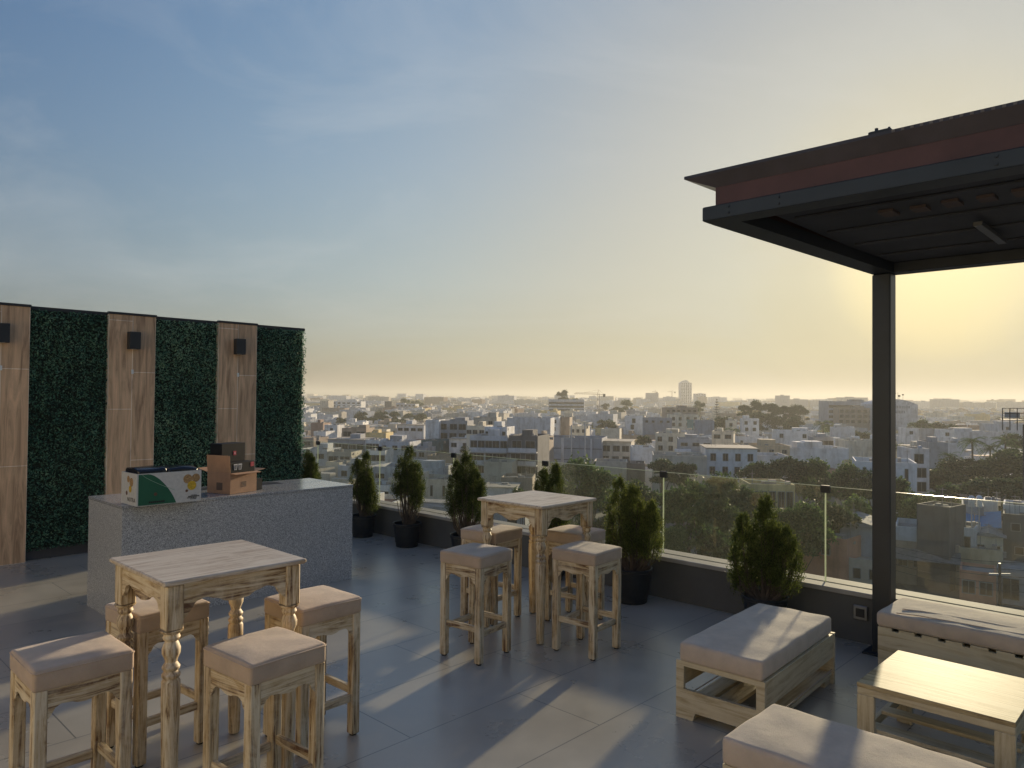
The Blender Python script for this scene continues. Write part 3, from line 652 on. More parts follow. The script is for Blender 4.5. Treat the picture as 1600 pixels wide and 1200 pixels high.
    flap((.004, 0, H), (L, 0, H), (.01, -.045, -.008))
    flap((L, .005, H), (L, D-.005, H), (.11, .0, .012))
    flap((0, D, H), (L-.02, D, H), (-.02, .10, .03))
    MB().box(-.0012, -.0004, .09, .16, .03, .095).build('printed_mark', plain('dark_print_smudge', (.14, .09, .06), .7), c)
    m = MB(); [m.box(L*.42, L*.60, -.0012, -.0004, z, z+.009) for z in (.052, .064, .076, .088)]; m.build('printed_mark', plain('dark_print_smudge', (.14, .09, .06), .7), c)
    blk = plain('black_printed_card', (.006, .007, .010), .5, .2, 8, spec=.2); red = plain('crimson_label', (.45, .02, .05), .45)
    Rm = Matrix.Rotation(ang, 3, 'Z'); base = Vector((near.x, near.y, .902))
    cup = empty('cup_carton', base+Rm @ Vector((.012, .012, .005)), ang, label='black carton printed with two white cups inside the cardboard box', cat='carton')
    W_ = L-.024
    MB().cbox(0, W_, 0, .10, 0, .262, .002).build('carton_body', blk, cup)
    MB().box(W_-.05, W_-.012, -.0012, -.0004, .215, .255).build('red_label', red, cup)
    gw = plain('white_cup_print', (.6, .6, .6), .5)
    m = MB()
    for q in (.04, .09):
        m.prism([(q, .198), (q+.030, .198), (q+.038, .248), (q-.005, .248)], -.0012, -.0004, 'y')
    m.build('cup_picture', gw, cup)
    m = MB()
    for q in (.04, .09): m.prism([(q+.004, .202), (q+.026, .202), (q+.032, .240), (q+.001, .240)], -.002, -.0014, 'y')
    m.build('cup_shading', plain('grey_cup_print', (.12, .12, .13), .5), cup)
    bb = empty('black_box', base+Rm @ Vector((-.0+.012, .118, .005)), ang, label='taller black box with small red square label, standing in the cardboard box', cat='box')
    MB().cbox(0, W_-.01, 0, .14, 0, .42, .003).build('carton_body', blk, bb)
    MB().box(W_*.47, W_*.47+.032, -.0012, -.0004, .315, .352).build('red_label', red, bb)
    MB().box(W_*.47+.010, W_*.47+.022, -.002, -.0013, .325, .342).build('label_mark', plain('pale_pink_print', (.7, .35, .38), .5), bb)
    sb = MB().cbox(0, .09, 0, .10, 0, .10, .003).build('black_pouch', blk, None, loc=base+Rm @ Vector((L+.012, .03, 0)), rz=ang); tag(sb, 'small black pack standing under the right flap of the cardboard box', 'pack')

# ------------------------------------------------------------------ potted conifers
def make_conifer(seed, lobes, name):
    rng = np.random.default_rng(seed); rnd = random.Random(seed); cs = []; ax = []; bx = []; m = MB()
    for (lx, ly, z0, z1, r) in lobes:
        nc = int(330*(z1-z0)*r/.15*1.1)
        for k in range(nc):
            q = rng.beta(1.1, 1.25); env = r*1.32*(1-q)**.56*(q+.12)**.34
            th = rng.uniform(0, 2*np.pi); rr = env*(rng.uniform(.15, 1.0)**.5)*(1+.16*np.sin(3*th+seed+q*7))
            c = np.array([lx+rr*np.cos(th), ly+rr*np.sin(th), z0+(z1-z0)*q]); s_ = rng.uniform(.017, .034)*(1.15-.5*q)
            n = 64; p = c+rng.normal(size=(n, 3))*np.array([s_*.62, s_*.62, s_*1.15])
            out = np.array([np.cos(th)*.5, np.sin(th)*.5, 1.0]); d = out+rng.normal(0, .35, (n, 3)); d /= np.linalg.norm(d, axis=1)[:, None]
            e = np.cross(d, rng.normal(size=(n, 3))); e /= np.linalg.norm(e, axis=1)[:, None]
            s = rng.uniform(.005, .0105, n)[:, None]; cs.append(p); ax.append(d*s); bx.append(e*s*.40)
            if k % 9 == 0:
                tip = Vector(c); b0 = Vector((lx*.2+rnd.uniform(-.02, .02), ly*.2+rnd.uniform(-.02, .02), .21)); mid = b0.lerp(tip, .5)+Vector((lx*.3, ly*.3, -.02)); m.tube([b0, mid, tip], [.0065, .0045, .0015], 5)
    return quads(np.vstack(cs), np.vstack(ax), np.vstack(bx), name+'_foliage', LEAF_CON), m.mesh(name+'_stems', BARK, True)
def conifers():
    pot = MB().lathe([(0, .115), (.004, .12), (.03, .123), (.05, .128), (.055, .132), (.235, .150), (.24, .160), (.262, .162), (.265, .158), (.262, .150), (.20, .146)], 0, 0, 36, caps=False)
    pot.lathe([(0, .001), (.001, .117)], 0, 0, 36, caps=False); pot = pot.mesh('pot', POTM, True)
    soil = MB().lathe([(.205, .143), (.215, .10), (.222, .02)], 0, 0, 24).mesh('soil', SOIL)
    # (u, v, scale, pot scale, rotation, variant, label)
    ps = []
    def place(x, y, zz=0, v=5.36):
        p = on(x, y, 0); return p
    # local x follows the parapet to the left (u); lobes are (x, y, z0, z1, radius)
    specs = [((8.95, 5.36), .95, [(.06, 0, .42, 1.00, .12), (-.07, .02, .40, .96, .12), (0, -.06, .40, .80, .13)], 'potted conifer behind the far end of the granite counter, next to the hedge'),
             ((7.72, 5.38), 1.02, [(-.06, 0, .44, 1.05, .12), (.09, .02, .50, .96, .12), (-.12, -.04, .34, .72, .10), (.04, -.08, .44, .84, .11)], 'potted conifer half hidden by the right end of the granite counter'),
             ((6.86, 5.40), 1.05, [(-.03, 0, .66, 1.18, .11), (.10, .02, .58, 1.02, .12), (-.14, -.02, .54, .98, .12), (.02, -.08, .60, .94, .12), (-.17, .0, .48, .66, .08)], 'slim potted conifer with bare stems standing clear on the floor right of the counter'),
             ((5.85, 5.40), 1.05, [(-.01, 0, .56, 1.17, .13), (.13, .02, .50, 1.04, .13), (-.14, -.02, .46, .98, .13), (.02, -.10, .50, .90, .14), (.17, .02, .42, .58, .07)], 'potted conifer behind the left side of the farther bar table'),
             ((4.66, 5.40), 1.05, [(.08, 0, .40, 1.06, .13), (-.09, .02, .36, 1.12, .13), (.0, -.10, .34, .80, .14)], 'potted conifer directly behind the farther bar table, pot hidden by stools'),
             ((3.67, 5.34), 1.12, [(.13, .0, .46, 1.04, .145), (-.04, .02, .44, 1.0, .15), (-.19, -.02, .42, .88, .12), (.02, -.12, .42, .82, .16), (.24, .0, .34, .52, .08)], 'bushy twin-topped potted conifer right of the farther bar table'),
             ((2.47, 5.35), 1.05, [(-.01, 0, .40, 1.02, .15), (.16, .02, .38, .86, .13), (-.16, .0, .36, .80, .14), (.0, -.12, .34, .78, .16), (.20, -.04, .26, .46, .09)], 'bushy potted conifer behind the pine ottoman, left of the post')]
    for k_, ((u, v), ps_, lob, l) in enumerate(specs):
        rz = TH+R(90); s = 1.0; var = make_conifer(40+k_*7, lob, 'conifer')
        e = empty('potted_conifer', T(u, v), rz, label=l, cat='potted plant', group='conifers in black pots along the parapet')
        o = link('pot', pot, e); o.scale = (ps_,)*3
        o2 = link('soil', soil, e); o2.scale = (ps_,)*3
        f = link('foliage', var[0], e); f.scale = (s,)*3; g = link('stem', var[1], e); g.scale = (s,)*3

# ------------------------------------------------------------------ city
def wallm(name, col):
    m, t, p = newmat(name); col = tuple(min(.8, c*1.6) for c in col)
    a = N(t, 'ShaderNodeTexNoise', Scale=1.0, Detail=7.0, Roughness=.65); t.links.new(coords(t, (.8, .8, .12), True), a.inputs['Vector'])
    b = N(t, 'ShaderNodeTexNoise', Scale=.5, Detail=6.0, Roughness=.6); t.links.new(coords(t, (1, 1, 1), True), b.inputs['Vector'])
    c1 = ramp(t, a.outputs[0], [(.32, tuple(c*.70 for c in col)), (.5, col), (.75, tuple(min(1, c*1.08) for c in col))])
    c2 = ramp(t, b.outputs[0], [(.35, (.80, .78, .75)), (.55, (1, 1, 1))])
    t.links.new(mixcol(t, 1.0, c1, c2, 'MULTIPLY'), p.inputs['Base Color']); p.inputs['Roughness'].default_value = .9; return m
WM = dict(white=wallm('white_painted_render', (.50, .50, .50)), pale=wallm('pale_grey_render', (.38, .39, .41)), cream=wallm('cream_render', (.46, .42, .34)),
          beige=wallm('beige_render', (.36, .33, .28)), grey=wallm('grey_render_wall', (.24, .25, .27)), blue=wallm('blue_grey_cladding', (.19, .215, .26)),
          dark=wallm('charcoal_render', (.07, .075, .085)), brick=wallm('brown_brick_wall', (.22, .15, .12)), yellow=wallm('faded_yellow_render', (.48, .38, .19)),
          terra=wallm('terracotta_render', (.42, .20, .13)), sand=wallm('sandy_adobe_wall', (.38, .31, .21)), teal=wallm('dark_teal_netting', (.04, .09, .10)), brown=wallm('brown_render', (.25, .20, .16)))
ROOF = plain('sandy_roof_screed', (.42, .37, .30), .9, .3, .5); ROOFG = plain('grey_roof_screed', (.30, .29, .28), .9, .3, .6)
RED = plain('rust_red_roof', (.27, .12, .08), .85, .3, 1.0)
PANE = plain('dark_window_glass', (.018, .022, .028), .25, .4, .8, spec=.25); FRM = plain('pale_window_frame', (.30, .30, .30), .6)
TANK = plain('pale_water_tank', (.45, .46, .48), .6); RAILM = plain('balcony_slab_white', (.55, .55, .55), .7)
CORR = plain('corrugated_sheet', (.22, .21, .20), .6, .35, 2)
YAW0 = R(-14)
def parapet_roof(m, w_, d_, h, wi=0, ri_=1, ph=.9, th=.2):   # roof surface below a parapet rim
    m.box(-w_/2, w_/2, 0, d_, 0, h-ph, wi)
    m.box(-w_/2, w_/2, 0, th, h-ph, h, wi); m.box(-w_/2, w_/2, d_-th, d_, h-ph, h, wi)
    m.box(-w_/2, -w_/2+th, th, d_-th, h-ph, h, wi); m.box(w_/2-th, w_/2, th, d_-th, h-ph, h, wi)
    m.box(-w_/2+th, w_/2-th, th, d_-th, h-ph+.0, h-ph+.05, ri_)
def window(parent, x, z, ww, wh, y=0, dark=None, bars=1):
    f = MB(); t = .09
    f.box(x-ww/2-t, x+ww/2+t, y-.06, y-.003, z-t, z); f.box(x-ww/2-t, x+ww/2+t, y-.06, y-.003, z+wh, z+wh+t)
    f.box(x-ww/2-t, x-ww/2, y-.06, y-.003, z, z+wh); f.box(x+ww/2, x+ww/2+t, y-.06, y-.003, z, z+wh)
    for k in range(1, bars+1): f.box(x-ww/2+ww*k/(bars+1)-.03, x-ww/2+ww*k/(bars+1)+.03, y-.05, y-.022, z, z+wh)
    o = f.build('window', FRM, parent); MB().box(x-ww/2, x+ww/2, y-.02, y-.004, z, z+wh).build('pane', PANE, o)
NBLD = []
def bld(xl, xr, yt, h, col, label, dep=11, yaw=None, d=None, win=None, cat='house', name='city_house', extra=None, rooms=1, tank=0, side=None, seed=0, z0=GZ, roof=None, band=None, balc=None):
    rnd = random.Random(int(xl*7+yt))
    xc = (xl+xr)/2
    if d is None: p = on(xc, yt, z0+h)
    else: p = at(xc, yt, d); h = p.z-z0
    dist = p.y
    yw = YAW0+(rnd.uniform(-.12, .12) if yaw is None else 0) if yaw is None else R(yaw)
    al = math.atan2(p.x, p.y); ww = (xr-xl)*dist/F_PX*math.cos(al)/max(.45, math.cos(yw+al))
    if side: ww *= side
    rt = empty(name, Vector((p.x, p.y, z0)), yw, label=label, cat=cat)
    NBLD.append((p.x, p.y, max(ww, dep)))
    m = MB(); parapet_roof(m, ww, dep, h, 0, 1, min(.9, h*.1)); m.build('wall', [WM[col], roof or (ROOF if rnd.random() < .6 else ROOFG)], rt)
    near = dist < 330
    if win:
        cols, rows, wsz, hsz = win
        top = h-1.2-hsz
        for r_ in range(rows):
            for c_ in range(cols):
                x = -ww/2+ww*(c_+.5+rnd.uniform(-.08, .08))/cols; z = top-r_*3.0
                if z < .6: continue
                if near: window(rt, x, z, wsz, hsz, 0, bars=1 if wsz > .9 else 0)
                else: MB().box(x-wsz/2, x+wsz/2, -.05, -.004, z, z+hsz).build('window', PANE, rt)
    if balc:
        for r_ in range(balc):
            z = h-.9-3.0*(r_+1); MB().box(-ww/2, ww/2, -1.1, -.004, z, z+.28).build('balcony_slab', RAILM, rt)
            MB().box(-ww/2+.1, ww/2-.1, -1.05, -1.0, z+.285, z+1.1).build('balcony_rail', WM['pale'], rt)
    if band:
        for r_ in range(band[0]): 
            z = h-1.0-(r_+1)*band[1]; MB().box(-ww/2+.4, ww/2-.4, -.08, -.004, z, z+band[1]*.55).build('window_band', PANE, rt)
    for k in range(rooms):
        rw = rnd.uniform(.22, .4)*ww; x = rnd.uniform(-.25, .25)*ww; hh = rnd.uniform(1.6, 2.6) if rooms else 0
        if h > 5:
            q = MB().box(x-rw/2, x+rw/2, dep*.4, dep*.4+min(5, dep*.4), h-.9, h+hh*.7-.3); q.build('roof_room', [WM[col]], rt)
    if h > 4.5 and dist < 420:
        q = MB()
        for _ in range(5):
            x, y = rnd.uniform(-ww*.45, ww*.38), rnd.uniform(.5, dep*.7); q.box(x, x+rnd.uniform(.3, 1.6), y, y+rnd.uniform(.3, 1.2), h-.86, h-.86+rnd.uniform(.3, 1.3))
        for _ in range(3):
            x, y = rnd.uniform(-ww*.45, ww*.45), rnd.uniform(.5, dep*.8); z = h+rnd.uniform(.8, 2.2); q.tube([(x, y, h-.86), (x, y, z)], [.05, .04], 4)
            if rnd.random() < .6: q.box(x-.5, x+.5, y-.02, y+.02, z-.3, z-.24)
        q.build('roof_clutter', ROOFG, rt)
    for k in range(tank):
        x = rnd.uniform(-.35, .35)*ww; MB().lathe([(h-.86, .45), (h+.2, .5), (h+.45, .3), (h+.5, .1)], x, dep*.3, 12).build('water_tank', TANK, rt, True)
    if extra: extra(rt, ww, dep, h)
    return rt
def ledge(col='white'):
    def f(rt, ww, dep, h): MB().box(-ww/2-.25, ww/2+.25, -.35, dep+.2, h+.002, h+.16).build('roof_slab', ROOF, rt)
    return f
def gable(mat_):
    def f(rt, ww, dep, h):
        MB().prism([(-ww/2-.4, h), (ww/2+.4, h), (0, h+ww*.17)], -.4, dep+.3, 'y').build('gable_roof', mat_, rt)
    return f
def corrug(rt, ww, dep, h):
    m = MB(); n = 40
    for i in range(n):
        x0 = -ww/2-.2+(ww+.4)*i/n; x1 = x0+(ww+.4)/n*.55
        m.add([(x0, -2.2, h-2.0), (x1, -2.2, h-2.0), (x1, -.0, h-.9), (x0, 0, h-.9), (x0, -2.2, h-2.06), (x1, -2.2, h-2.06), (x1, 0, h-.96), (x0, 0, h-.96)], [(0, 1, 2, 3), (7, 6, 5, 4), (0, 4, 5, 1), (2, 6, 7, 3), (1, 5, 6, 2), (0, 3, 7, 4)])
    m.add([(-ww/2-.2, -2.2, h-2.03), (ww/2+.2, -2.2, h-2.03), (ww/2+.2, 0, h-.93), (-ww/2-.2, 0, h-.93)], [(0, 1, 2, 3)])
    m.build('corrugated_awning', CORR, rt)
def junk(n, seed):
    def f(rt, ww, dep, h):
        rnd = random.Random(seed); m = MB()
        for _ in range(n):
            x, y = rnd.uniform(-ww/2+.3, ww/2-.9), rnd.uniform(.4, dep-1); a, b_, c_ = rnd.uniform(.2, 1.1), rnd.uniform(.2, 1.2), rnd.uniform(.05, .5)
            m.box(x, x+a, y, y+b_, h-.85, h-.85+c_)
        m.build('roof_clutter', WM['brown'], rt, ); m.f
    return f
def city_named():
    B = bld
    # ---- close houses at the lower right, seen through the glass
    B(1247, 1322, 838, 6.5, 'terra', 'terracotta house with tin sheets on its roof, left of the pergola post', 5, -46, win=(1, 1, 1.0, 1.0), rooms=0, extra=junk(26, 3))
    B(1312, 1376, 824, 7.5, 'grey', 'grey gabled shed just left of the pergola post', 9, -24, rooms=0, extra=gable(ROOFG))
    B(1432, 1483, 790, 10.5, 'dark', 'dark charcoal box house with pale right side, right of the post', 5, -52, rooms=0)
    B(1453, 1523, 822, 7.6, 'white', 'white house with large barred window below the charcoal box', 6, -38, win=(2, 1, 1.3, 1.9), rooms=0, extra=junk(8, 9))
    B(1398, 1452, 824, 7.4, 'pale', 'low pale house with flat grey roof touching the post', 8, -30, rooms=0)
    B(1503, 1537, 790, 9.0, 'blue', 'blue grey house behind the blue tarpaulin', 7, -31, rooms=0)
    B(1536, 1559, 783, 9.4, 'white', 'small white rooftop room next to the twin white water tanks', 5, -34, rooms=0)
    def tarp(rt, ww, dep, h):
        m = MB(); n = 8
        for i in range(n):
            for j in range(4):
                def P(a_, b_): return (-ww/2+.1+(ww-.2)*a_/n, -.1+(dep-.3)*b_/4, h+.08+1.5*b_/4-.28*math.sin(math.pi*a_/n)-.12*math.sin(math.pi*b_/4))
                q = [P(i, j), P(i+1, j), P(i+1, j+1), P(i, j+1)]; m.add(q+[(x, y, z-.03) for x, y, z in q], [(0, 1, 2, 3), (7, 6, 5, 4), (0, 4, 5, 1), (1, 5, 6, 2), (2, 6, 7, 3), (3, 7, 4, 0)])
        m.build('blue_tarpaulin', plain('bright_blue_tarp', (.01, .22, .48), .5, .2, 2), rt)
    B(1500, 1566, 823, 6.8, 'beige', 'beige house covered by a bright blue tarpaulin', 6.5, -33, rooms=0, extra=tarp)
    B(1521, 1567, 838, 6.4, 'cream', 'small white gabled house below the blue tarpaulin', 7, -34, rooms=0, win=(2, 1, .7, .7), extra=gable(ROOFG))
    B(1566, 1660, 806, 9.2, 'dark', 'tall dark grey house cut by the right photo edge', 6, -35, rooms=0, win=(2, 2, .9, .9))
    B(1566, 1680, 792, 9.8, 'white', 'white walled roof terrace above the dark grey house at right edge', 6, -35, rooms=0)
    B(1399, 1497, 848, 5.6, 'brown', 'long brown house with corrugated awning right of the post', 7, -29, win=(4, 1, 1.0, 2.0), rooms=0, extra=corrug)
    B(1496, 1566, 858, 5.4, 'sand', 'sandy adobe walled house below the blue tarpaulin', 6, -33, rooms=0, extra=junk(9, 4))
    B(1499, 1556, 893, 4.0, 'terra', 'reddish low house with grey door near the lower right glass', 5, -33, win=(2, 1, 1.2, 1.4), rooms=0)
    B(1556, 1680, 893, 4.2, 'grey', 'grey garage wall with metal gate at the right photo edge', 5, -36, win=(3, 1, 1.6, 2.4), rooms=0)
    B(1326, 1399, 875, 4.2, 'beige', 'low beige house behind the foot of the pergola post', 5, -25, rooms=0, win=(3, 1, .8, 1.2), extra=junk(12, 8))
    # ---- centre and right mid distance
    B(1336, 1432, 722, 12.0, 'white', 'tall white blank walled house behind the pergola post', 12, -22, win=(3, 2, .5, 2.2), rooms=0)
    B(1424, 1452, 701, 13.5, 'pale', 'slim pale blue house with stacked square windows right of the post', 9, -10, win=(1, 3, 1.8, 2.0), rooms=0, tank=1)
    B(1452, 1481, 691, 12.6, 'grey', 'grey blank house touching the slim pale blue house', 9, -10)
    B(1480, 1506, 692, 11.5, 'pale', 'pale low house left of the palm trees', 9)
    B(1415, 1436, 669, 13.0, 'white', 'small white block with one tiny window right of the post', 7, -6, win=(1, 1, 1.2, 1.2), rooms=0)
    B(1437, 1460, 670, 12.4, 'grey', 'dim grey green block beside the small white block', 7, rooms=0)
    B(1469, 1491, 671, 13.2, 'white', 'white cube house with one small window left of the palms', 7, win=(1, 1, 1.2, 1.2), rooms=0)
    B(1491, 1566, 675, 11.8, 'pale', 'long pale wall with sandy roof behind the palm trees', 14, -4)
    B(1562, 1640, 663, 14.0, 'pale', 'pale block below the billboard frame at the right edge', 14, 0, win=(3, 2, 1.2, 1.2))
    B(1104, 1183, 701, 12.5, 'white', 'large white house with square windows above the street trees', 12, -8, win=(4, 2, 1.1, 1.6), rooms=0, extra=ledge())
    B(1020, 1104, 712, 11.4, 'beige', 'long beige blank walled building left of the large white house', 12, -10, rooms=0)
    B(1182, 1232, 712, 10.6, 'pale', 'pale blue wing right of the large white house', 11, -8, rooms=0)
    B(1156, 1234, 696, 10.8, 'sand', 'low sandy walled rooftop house behind the large white house', 12, -8, win=(4, 1, 1.2, 1.0))
    B(1207, 1271, 673, 12.6, 'white', 'white house with pinkish wall right of the sandy rooftop', 10, -18, win=(2, 1, 1.2, 1.4))
    B(1232, 1326, 700, 10.2, 'white', 'long low white roofed house above the dark street trees', 14, -4, rooms=2)
    B(1271, 1302, 683, 11.6, 'grey', 'grey open fronted house with dark shaded opening', 10, win=(2, 1, 3.0, 2.0))
    B(1302, 1336, 668, 12.4, 'pale', 'pale grey house beneath the grey hospital block', 10)
    B(1326, 1402, 689, 11.8, 'cream', 'cream blank walled building immediately left of the post', 12, -6, rooms=0)
    B(1112, 1146, 674, 12.2, 'cream', 'cream row house with bright roof edge below the tall pine', 9, win=(2, 1, 2.2, 1.4))
    B(1159, 1186, 654, 15.0, 'white', 'white stair tower house among dark trees', 9, -12, win=(2, 2, 1.4, 1.6))
    B(1135, 1151, 657, 14.5, 'cream', 'small cream block right of the tall pine', 8, win=(1, 2, 1.2, 1.4))
    def glaz(rt, ww, dep, h): MB().box(ww*.10, ww*.32, -.1, -.004, h-9, h-2.4).build('teal_glazing', plain('teal_curtain_glass', (.05, .22, .26), .1, .3, 1), rt)
    B(1046, 1092, 648, 15.6, 'cream', 'cream building with teal glass front and flat brown roof', 14, -6, win=(4, 2, 1.5, 1.8), extra=glaz, cat='building', name='city_building')
    B(1091, 1116, 657, 14.6, 'blue', 'blue grey block attached right of the teal glass building', 12, -6, rooms=0)
    B(1040, 1090, 637, 19.0, 'brown', 'brown roofed complex behind the teal glass building', 16, -4, win=(6, 1, 1.5, 1.2))
    B(1024, 1070, 677, 12.2, 'cream', 'cream cluster of small rooms behind the beige blank wall', 10, win=(3, 2, 1.4, 1.6), rooms=2, tank=1)
    B(1060, 1112, 686, 11.4, 'grey', 'grey low roofs in front of the teal glass building', 12, win=(3, 1, 2.0, 1.0))
    B(976, 1004, 650, 15.4, 'white', 'white block with a dark vertical window strip', 10, -10, win=(1, 3, 1.6, 2.2), rooms=0)
    B(1004, 1050, 653, 15.0, 'blue', 'blue grey block right of the white block with dark strip', 10, -10, rooms=0, win=(4, 1, 1.2, 1.0))
    B(988, 1023, 699, 11.2, 'white', 'white box house above the round street trees', 9, -6, rooms=0)
    B(852, 940, 684, 12.4, 'blue', 'blue grey warehouse block with horizontal grooves', 13, -14, rooms=0, extra=grooves)
    B(939, 986, 690, 11.4, 'beige', 'beige house with two rows of paired windows', 12, -14, win=(3, 2, 1.9, 1.6), rooms=0, extra=ledge())
    B(939, 968, 670, 13.2, 'cream', 'cream stair box above the beige house', 7, -14, rooms=0, tank=1)
    B(928, 979, 721, 8.6, 'beige', 'low long beige wall under the beige house', 8, -10, rooms=0)
    B(978, 1008, 724, 8.2, 'dark', 'dark garage below the white box house', 8, -10, rooms=0)
    B(840, 873, 651, 16.2, 'white', 'white block with two dark windows over the warehouse', 9, -12, win=(2, 2, 1.8, 1.4), rooms=0)
    B(872, 890, 652, 15.9, 'brown', 'brown grey side wing of the white two window block', 9, -12, rooms=0)
    B(890, 916, 666, 13.0, 'cream', 'small cream houses behind the warehouse block', 8, win=(3, 2, 1.0, 1.2))
    B(927, 958, 647, 15.4, 'pale', 'pale low hall left of the dark tree clump', 12)
    B(857, 913, 624, 22, 'pale', 'terraced hotel like building with stacked glass strips and tree on top', 22, -6, d=640, cat='building', name='city_building', band=(6, 3.1), rooms=0)
    B(795, 840, 681, 14.9, 'dark', 'dark grey apartment block with balconies', 12, -16, win=(2, 4, 2.2, 1.6), balc=4, cat='building', name='apartment_building')
    B(838, 852, 683, 13.5, 'brown', 'narrow open balcony block beside the warehouse', 10, -16, win=(1, 4, 2.4, 1.8), balc=3)
    B(734, 793, 681, 14.6, 'pale', 'apartment block with long white balcony slabs', 13, -14, win=(5, 4, 1.6, 1.6), balc=4, cat='building', name='apartment_building')
    B(757, 792, 667, 16.4, 'white', 'white penthouse storey with blue glass door over the balcony block', 8, -14, win=(3, 1, 1.3, 2.2), rooms=1)
    B(729, 757, 665, 16.2, 'cream', 'cream storey with small windows left of the white penthouse', 8, -14, win=(3, 1, 1.2, 1.0), rooms=1)
    B(792, 860, 653, 16.6, 'pale', 'broad pale blue grey blank walled block', 12, -10, rooms=0)
    B(740, 776, 652, 17.5, 'beige', 'beige block rising behind the cream storey', 10, win=(2, 1, 1.2, 1.2))
    B(686, 730, 657, 16.0, 'grey', 'dark grey green building with recessed openings', 12, -12, win=(3, 2, 2.4, 1.8), roof=ROOFG)
    B(665, 686, 656, 16.2, 'white', 'tall white blank party wall left of the grey green building', 9, -8, rooms=0)
    B(702, 736, 686, 11.2, 'white', 'white house with brown roof edge in front of grey green building', 8, win=(2, 1, 1.6, 1.2), extra=ledge())
    B(658, 692, 688, 10.6, 'teal', 'low building wrapped in dark teal netting', 9, rooms=0)
    B(668, 713, 712, 8.8, 'brown', 'brown roof walls between the two middle conifers', 8, -10, rooms=0, extra=junk(10, 5))
    B(674, 700, 727, 7.4, 'grey', 'low grey roof box left of the fourth conifer', 6, rooms=0)
    B(606, 704, 748, 8.0, 'beige', 'grey beige house with narrow slit windows behind the third conifer', 9, -12, win=(5, 1, .45, 2.0), rooms=1, extra=junk(8, 6))
    B(696, 730, 770, 6.0, 'cream', 'bright cream low wall left of the fourth conifer', 6, rooms=0)
    B(572, 607, 758, 7.0, 'white', 'white low house with dark garage opening behind the second conifer', 7, -8, win=(2, 1, 2.0, 1.8), rooms=0)
    B(756, 800, 722, 9.6, 'beige', 'beige blank walled house behind the fourth conifer', 9, -8, rooms=0)
    B(783, 832, 746, 7.2, 'brown', 'low brown house with shaded yard left of the farther table', 8, -6, rooms=0)
    B(756, 806, 762, 6.2, 'pale', 'low pale roofed house just above the farther table', 8, -6, rooms=0, extra=ledge())
    B(640, 665, 700, 9.6, 'grey', 'grey house with brown parapet behind the third conifer tip', 9, win=(2, 1, 1.4, 1.2))
    B(573, 602, 704, 10.0, 'white', 'white fronted house with wide dark window behind the second conifer', 8, -6, win=(2, 1, 2.4, 1.4), rooms=0)
    B(571, 592, 687, 11.4, 'white', 'white house with a pair of windows', 8, win=(2, 1, 1.8, 1.4), rooms=0)
    B(592, 640, 690, 10.8, 'pale', 'cluttered pale rooftops behind the third conifer', 10, win=(3, 1, 1.4, 1.2), rooms=2, tank=2)
    B(512, 568, 687, 11.0, 'grey', 'long grey house with brown roof line right of the hedge wall', 11, -8, win=(5, 2, 2.0, 1.5), extra=ledge())
    B(511, 549, 706, 9.2, 'beige', 'beige house with broad shaded windows between first two conifers', 8, -8, win=(2, 1, 2.6, 1.6), rooms=0)
    B(509, 530, 722, 8.2, 'cream', 'cream wall between the first two conifers', 7, rooms=0)
    B(528, 572, 728, 7.8, 'pale', 'pale low house behind the second conifer', 8, win=(2, 1, 1.4, 1.2))
    B(466, 511, 702, 9.6, 'pale', 'pale low roofs right beside the hedge wall end', 9, win=(2, 1, 2.0, 1.2))
    B(490, 509, 674, 12.0, 'white', 'white box house next to the hedge wall end', 7, rooms=0)
    B(507, 527, 664, 13.2, 'white', 'white stair tower with one small dark window', 6, win=(1, 1, 1.0, .9), rooms=0)
    B(470, 490, 684, 11.2, 'brown', 'brown house against the hedge wall end', 9, win=(1, 1, 2.2, 1.0), rooms=0)
    B(486, 505, 661, 13.4, 'brick', 'brown brick block left of the white stair tower', 8)
    B(534, 572, 669, 12.6, 'brown', 'brown house with yellow left part in front of the dark trees', 9, win=(2, 1, 3.0, 1.6))
    B(572, 603, 676, 12.0, 'yellow', 'low yellow house in front of the dark trees', 8)
    B(620, 662, 664, 13.2, 'white', 'white house with long pale roof slabs', 10, win=(4, 1, 1.8, 1.0), extra=ledge())
    B(511, 564, 627, 18, 'white', 'long five storey white apartment block near the left horizon', 14, -8, d=760, win=(7, 5, 3.0, 1.4), cat='building', name='apartment_building')
    B(500, 513, 626, 18, 'beige', 'beige tower block left of the long white apartments', 12, d=700, cat='building', name='apartment_building', rooms=0)
    B(601, 612, 627, 18, 'dark', 'dark grey tower block over the left tree line', 12, d=720, cat='building', name='apartment_building', rooms=0)
    B(612, 649, 631, 15, 'pale', 'pale long block behind the left tree line', 14, d=740, win=(6, 2, 2.2, 1.4), cat='building', name='apartment_building')
    B(1172, 1242, 757, 9.6, 'yellow', 'faded yellow columned house seen between the street trees', 9, -6, win=(5, 1, 1.0, 2.6), rooms=0)
    # ---- the skyline
    def crown(rt, ww, dep, h): MB().prism([(-ww*.5, h-.02), (ww*.32, h-.02), (ww*.2, h+3), (0, h+5.5), (-ww*.2, h+4)], 2, dep-2, 'y').build('roof_crown', WM['pale'], rt)
    B(1064, 1081, 598, 60, 'pale', 'tallest pale tower on the skyline', 22, 0, d=1500, cat='tower', name='tower_block', extra=crown, rooms=0, win=(5, 14, 2.6, 1.7))
    B(1087, 1103, 615, 40, 'pale', 'shorter pale tower right of the tallest tower', 20, 0, d=1450, cat='tower', name='tower_block', win=(4, 7, 3.0, 1.5))
    B(1012, 1029, 614, 40, 'grey', 'square grey tower left of the tallest tower', 22, 0, d=1350, cat='tower', name='tower_block', rooms=0)
